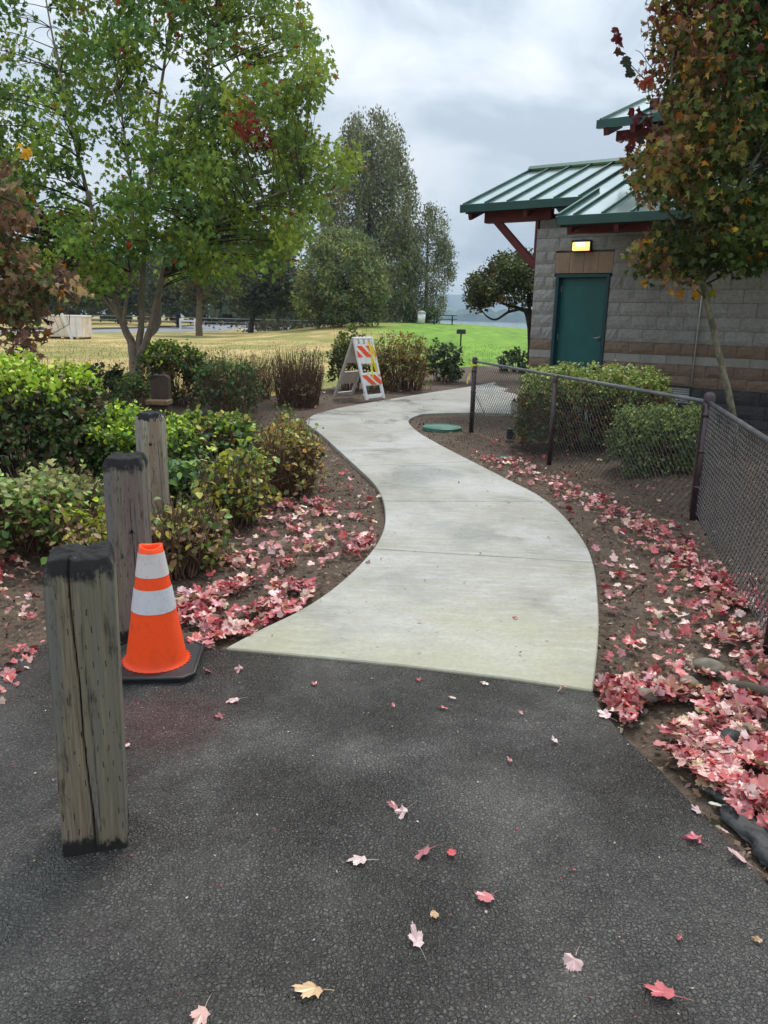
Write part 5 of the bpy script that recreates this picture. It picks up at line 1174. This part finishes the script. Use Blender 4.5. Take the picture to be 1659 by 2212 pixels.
def lone_leaves():
    T = [((681, 2133), .075, (.62, .43, .2), 'yellow tan leaf with a long pale stalk near the bottom of the asphalt', 1.7), ((437, 2187), .066, (.68, .42, .36), 'pale pink leaf with stalk up, at the bottom edge of the asphalt', 2.9),
         ((1438, 2144), .075, (.5, .06, .09), 'large crumpled crimson leaf at the lower right of the asphalt', 1.), ((1240, 2072), .055, (.66, .46, .46), 'folded narrow pale pink leaf left of the crumpled crimson one', 2.6),
         ((902, 2034), .06, (.68, .5, .5), 'pale pink leaf with toothed lobes below the small yellow leaf', .4), ((1052, 1936), .058, (.55, .13, .16), 'rosy red leaf lying below the bright red one', 2.2),
         ((937, 1969), .035, (.5, .33, .14), 'small yellow leaf with a thin stalk', 3.3), ((915, 1838), .078, (.36, .09, .13), 'dull mauve red leaf left of the bright red one', 1.4),
         ((977, 1843), .045, (.6, .012, .03), 'bright red folded leaf in the middle of the asphalt', .2), ((780, 1856), .06, (.68, .53, .52), 'thin whitish pink leaf left of the mauve one', 1.5),
         ((870, 1752), .062, (.68, .5, .49), 'pale pink leaf overlapping a red scrap', 2.2), ((852, 1741), .05, (.42, .12, .15), 'red leaf scrap tucked behind a pale pink leaf', .8),
         ((1504, 1811), .062, (.6, .09, .16), 'vivid pink red leaf near the leaf drift at right', .9), ((1600, 1854), .075, (.68, .45, .45), 'pale pink leaf at the far right asphalt edge', 1.1),
         ((1468, 2026), .03, (.36, .04, .06), 'small dark red leaf above the crumpled crimson one', 0), ((962, 1528), .045, (.52, .09, .13), 'red leaf just below the concrete path edge', 1.2),
         ((980, 1507), .04, (.66, .5, .46), 'pale leaf sliver just above the red leaf by the path edge', .9), ((905, 1466), .04, (.5, .06, .1), 'small red leaf touching the concrete path edge', .2),
         ((1050, 1476), .042, (.6, .5, .38), 'beige leaf at the joint of asphalt and concrete', 1.1), ((508, 1511), .06, (.68, .44, .42), 'pale pink leaf on asphalt right of the traffic cone', 1.8),
         ((517, 1444), .058, (.6, .32, .33), 'pink leaf where the leaf pile meets the asphalt', 2.1), ((476, 1547), .045, (.4, .06, .08), 'small red leaf with stalk right of the cone base', 1.2),
         ((452, 1449), .05, (.48, .08, .11), 'red leaf by the cone base corner', .6), ((400, 1462), .05, (.5, .1, .14), 'pink red leaf against the front of the cone base', .6), ((680, 1476), .04, (.46, .08, .11), 'small red leaf below the lower left slab', .6),
         ((1115, 1334), .04, (.6, .2, .2), 'pink leaf alone on the lowest concrete slab', .6), ((1187, 1161), .035, (.16, .09, .05), 'brown curled leaf on the second concrete slab', .6), ((1217, 1484), .045, (.66, .48, .44), 'pale leaf on the lower right slab corner', 1.6),
         ((797, 1214), .04, (.2, .1, .13), 'dark curled leaf at the left edge of the concrete', 1.), ((1100, 1084), .04, (.42, .15, .12), 'small reddish leaf on a concrete joint', 1.), ((908, 1343), .03, (.2, .12, .06), 'tiny brown leaf in the middle of the lowest slab', 1.),
         ((1200, 1601), .035, (.68, .55, .55), 'tiny whitish leaf on asphalt below the slab corner', .4), ((1103, 1643), .03, (.42, .07, .1), 'small red leaf in the upper right of the asphalt', .4), ((1127, 1540), .028, (.38, .08, .1), 'tiny red leaf under the right slab edge', .4),
         ((850, 1524), .03, (.44, .07, .1), 'tiny red leaf below the middle of the slab edge', .4), ((275, 1609), .045, (.68, .5, .48), 'pale pink leaf against the nearest wooden post', .7), ((1549, 1738), .05, (.55, .62, .5), 'whitish green leaf scrap beside the bitumen ridge', 1.6), ((1507, 1751), .05, (.66, .5, .5), 'pale pink crumpled leaf between ridge and asphalt', .3),
         ((1570, 1795), .035, (.6, .4, .45), 'small lilac pink leaf beside the bitumen ridge', .3), ((1310, 1545), .06, (.66, .44, .44), 'pale pink leaf at the right corner of the concrete', .7), ((1640, 2030), .03, (.3, .16, .04), 'small amber leaf at the right edge of the asphalt', .7)]
    for (x, y), s, c, lab, rz in T:
        on = inpoly(*P(x, y)[:2], PATH_POLY); p = P(x, y, .022 if on else .012); p[2] = .024 if on else .012
        fallen(p, s, c, lab, LONE, .2, rz, R_.uniform(.6, 1.) if s > .05 else R_.uniform(.4, .8))
lone_leaves()
def drifts():
    zones = [('right', band_pts([(1060, 985), (1130, 1012), (1215, 1052), (1290, 1086), (1370, 1120), (1440, 1165), (1500, 1205)], [.1, .11, .12, .12, .12, .12, .12], 560)),
             ('right', band_pts([(1500, 1195), (1560, 1290), (1600, 1390), (1620, 1480)], [.14, .15, .15, .14], 380)), ('right', poly_pts([(1270, 1130), (1480, 1180), (1600, 1400), (1520, 1480), (1300, 1440), (1300, 1300)], 260)),
             ('near', poly_pts([(1560, 1480), (1680, 1420), (1760, 1700), (1900, 2050), (1720, 1900), (1600, 1760), (1480, 1640), (1420, 1540), (1390, 1480)], 520)), ('near', poly_pts([(1290, 1470), (1420, 1460), (1560, 1480), (1500, 1570), (1420, 1580), (1320, 1540)], 170)), ('near', poly_pts([(1300, 1500), (1400, 1470), (1560, 1600), (1700, 1800), (1600, 1740), (1450, 1640), (1350, 1580)], 330)), ('right', poly_pts([(1500, 1230), (1640, 1250), (1700, 1430), (1560, 1500), (1500, 1440), (1540, 1350)], 420)), ('near', poly_pts([(1440, 1600), (1640, 1560), (1760, 1760), (1760, 1880), (1640, 1760), (1500, 1690)], 190)),
             ('left', poly_pts([(375, 1290), (470, 1262), (580, 1255), (705, 1262), (640, 1320), (560, 1362), (490, 1400), (440, 1425), (395, 1390)], 640)), ('left', poly_pts([(440, 1190), (640, 1170), (650, 1225), (520, 1240), (440, 1235)], 130)), ('left', poly_pts([(545, 1085), (700, 1078), (740, 1100), (640, 1150), (550, 1150)], 170)), ('left', poly_pts([(665, 1178), (812, 1150), (808, 1180), (780, 1200), (690, 1200)], 100)), ('left', poly_pts([(560, 1060), (820, 1060), (810, 1200), (600, 1260), (450, 1260), (450, 1130)], 230)), ('left', poly_pts([(640, 960), (760, 1010), (820, 1100), (700, 1100), (640, 1020)], 40)),
             ('far_left', poly_pts([(-120, 1200), (110, 1205), (130, 1270), (60, 1300), (-120, 1290)], 150)), ('far_left', poly_pts([(-60, 1395), (80, 1395), (50, 1470), (20, 1530), (-60, 1530)], 60)), ('far_left', poly_pts([(-100, 1290), (110, 1290), (90, 1400), (-100, 1410)], 40)),
             ('right', poly_pts([(990, 960), (1300, 1080), (1480, 1190), (1420, 1220), (1250, 1120), (1040, 1000)], 110)), ('right', poly_pts([(1040, 940), (1500, 1020), (1500, 1110), (1250, 1060), (1080, 985)], 90)),
             ('right', poly_pts([(720, 880), (800, 870), (1000, 840), (1000, 815), (700, 845), (640, 890)], 60))]
    allp = []
    for zn, pts in zones:
        for p in pts:
            on = inpoly(p[0], p[1], PATH_POLY); ap = inpoly(p[0], p[1], apron)
            if on and rng.random() < .96: continue
            if ap and rng.random() < (.8 if zn != 'far_left' else .2): continue
            z = (.024 if on else .006)+rng.random()*(.026 if zn in ('near', 'left') else .016)*(0 if on or ap else 1)+(.09*float(sstep(2.1, 3.4, p[0]))*(1 if p[1] > 7 else .4) if zn == 'right' else 0)
            k = rng.random()
            if mnoise.noise((p[0]*5.5, p[1]*5.5, 2.)) < -.12+.1*(zn == 'near')*-1 and rng.random() < .8: continue
            if k < .47: c = PINK[rng.integers(5)]; cn = 'pale pink'
            elif k < .9: c = RED[rng.integers(4)]; cn = 'red'
            else: c = TAN[rng.integers(2)]; cn = 'tan yellow'
            c = tuple(float(np.clip(q*(1+rng.normal(0, .1)), 0.01, .8)) for q in c); allp.append((float(p[1]), zn, (p[0], p[1], z), c, cn, float(rng.uniform(.028, .08)*(1.08 if zn == 'near' else 1 if zn == 'near' or zn == 'left' else .92))))
    vis = [a for a in allp if abs(a[2][0]) < .52*a[0]+.02 and a[2][1] > .9 and a[1] in ('near', 'left', 'right', 'far_left')]; vis.sort(key=lambda a: a[0]); pick = set(id(a) for a in vis[:258])
    ZL = {'near': ('in the thick drift along the right asphalt edge', 'leaves in the drift at the right asphalt edge'), 'left': ('in the pile between traffic cone and concrete path', 'leaves in the pile beside the cone'), 'right': ('in the scatter at the foot of the chain link fence', 'leaves scattered along the fence'), 'far_left': ('on the soil left of the nearest wooden post', 'leaves left of the nearest post')}
    marks = [((1530, 1447), 'beside the largest tan stone'), ((1488, 1484), 'beside the middle tan stone'), ((1393, 1507), 'beside the small grey stone by the path'), ((1577, 1600), 'around the dark stone in the drift'), ((1600, 1492), 'over the bare dark root by the fence'), ((1590, 1730), 'at the upper end of the bitumen ridge'), ((1650, 1800), 'behind the bitumen ridge'),
             ((1300, 1500), 'at the concrete corner'), ((1500, 1560), 'between middle stone and bitumen ridge'), ((1430, 1650), 'at the asphalt edge under the stones'), ((1640, 1600), 'in the deepest drift by the fence foot'), ((1640, 1690), 'in the drift just above the bitumen ridge'), ((440, 1390), 'in front of the pile beside the cone'), ((420, 1290), 'in the pile right behind the cone'), ((560, 1300), 'in the pile against the concrete edge'), ((20, 1500), 'on the asphalt edge left of the nearest post'), ((30, 1430), 'on soil left of the nearest post'), ((50, 1240), 'on soil under the low shrub left of the posts'), ((1600, 1390), 'along the fence above the largest stone'), ((1380, 1400), 'on bare soil right of the lowest slab'), ((1500, 1200), 'around the fence corner post')]
    mw = [(P(*q), t) for q, t in marks]
    def tone(c):
        r, g = c[0], c[1]
        return 'pale pink' if g > .4 else 'rosy pink' if g > .21 else 'deep pink' if g > .17 else 'rose red' if g > .1 else 'bright red' if r > .44 else 'crimson' if r > .3 else 'dark maroon'
    for a in allp:
        if id(a) in pick:
            _, zn, p, c, cn, s = a; t = 'tan yellow' if cn == 'tan yellow' else tone(c); wh = min(mw, key=lambda q: (q[0][0]-p[0])**2+(q[0][1]-p[1])**2)[1]
            sz_ = 'small ' if s < .052 else 'large ' if s > .073 else ''; sx = R_.uniform(.62, 1.05); st_ = 'narrow curled ' if sx < .72 else ''
            fallen(p, s, c, sz_+st_+t+' leaf '+wh, sz_+st_+t+' leaves '+wh, .17, None, sx)
    rest = [a for a in allp if id(a) not in pick]; n = len(rest); pos = np.array([a[2] for a in rest]); sz = np.array([a[5]*1.15 for a in rest]); cl = np.array([a[3] for a in rest])
    sh = [maple_leaf((.18, .3, .42)[i % 3], 200+i, True) for i in range(6)]
    o = link('leaf_litter', leaf_mesh('leaf_litter', pos, sz, cl, sh, 0, 3.2), MT['litter']); o['kind'] = 'stuff'
drifts()
def crumbs():
    pts = []; 
    while len(pts) < 520:
        y = .95+rng.random()*3.; x = rng.uniform(-2., 2.)
        if inpoly(x, y, apron): pts.append((x, y, .004))
    n = len(pts); c = palette(n, [(.4, .38, .34), (.36, .06, .08), (.5, .28, .28), (.3, .27, .2)], [4, 2.6, 1.4, 2]); o = link('leaf_crumbs', leaf_mesh('leaf_crumbs', np.array(pts), rng.uniform(.003, .012, n), c, [tri_leaf(.5), tri_leaf(.2), tri_leaf(.8)], 0, 2.), MT['chip']); o['kind'] = 'stuff'
    pts = []
    while len(pts) < 260:
        y = 3+rng.random()*11; x = rng.uniform(-1.5, 2.2)
        if inpoly(x, y, PATH_POLY): pts.append((x, y, .018))
    n = len(pts); c = palette(n, [(.12, .09, .06), (.2, .14, .1), (.3, .16, .14)], [3, 2, 1]); o = link('path_debris', leaf_mesh('path_debris', np.array(pts), rng.uniform(.008, .03, n), c, [tri_leaf(.5), tri_leaf(.25)], 0, 1.6), MT['chip']); o['kind'] = 'stuff'
crumbs()

# ==================================================================== AIR
def haze():
    mb = MB().box((0, 2450, 80), (10400, 5300, 190)); m = bpy.data.materials.new('haze'); m.use_nodes = True; nt = m.node_tree; nt.nodes.clear(); o = nt.nodes.new('ShaderNodeOutputMaterial'); p = nt.nodes.new('ShaderNodeVolumePrincipled')
    p.inputs['Color'].default_value = (.6, .79, 1, 1); p.inputs['Density'].default_value = .00028; nt.links.new(p.outputs[0], o.inputs[1])
    ob = link('haze', mesh(mb, 'haze'), m); ob['kind'] = 'stuff'
haze()
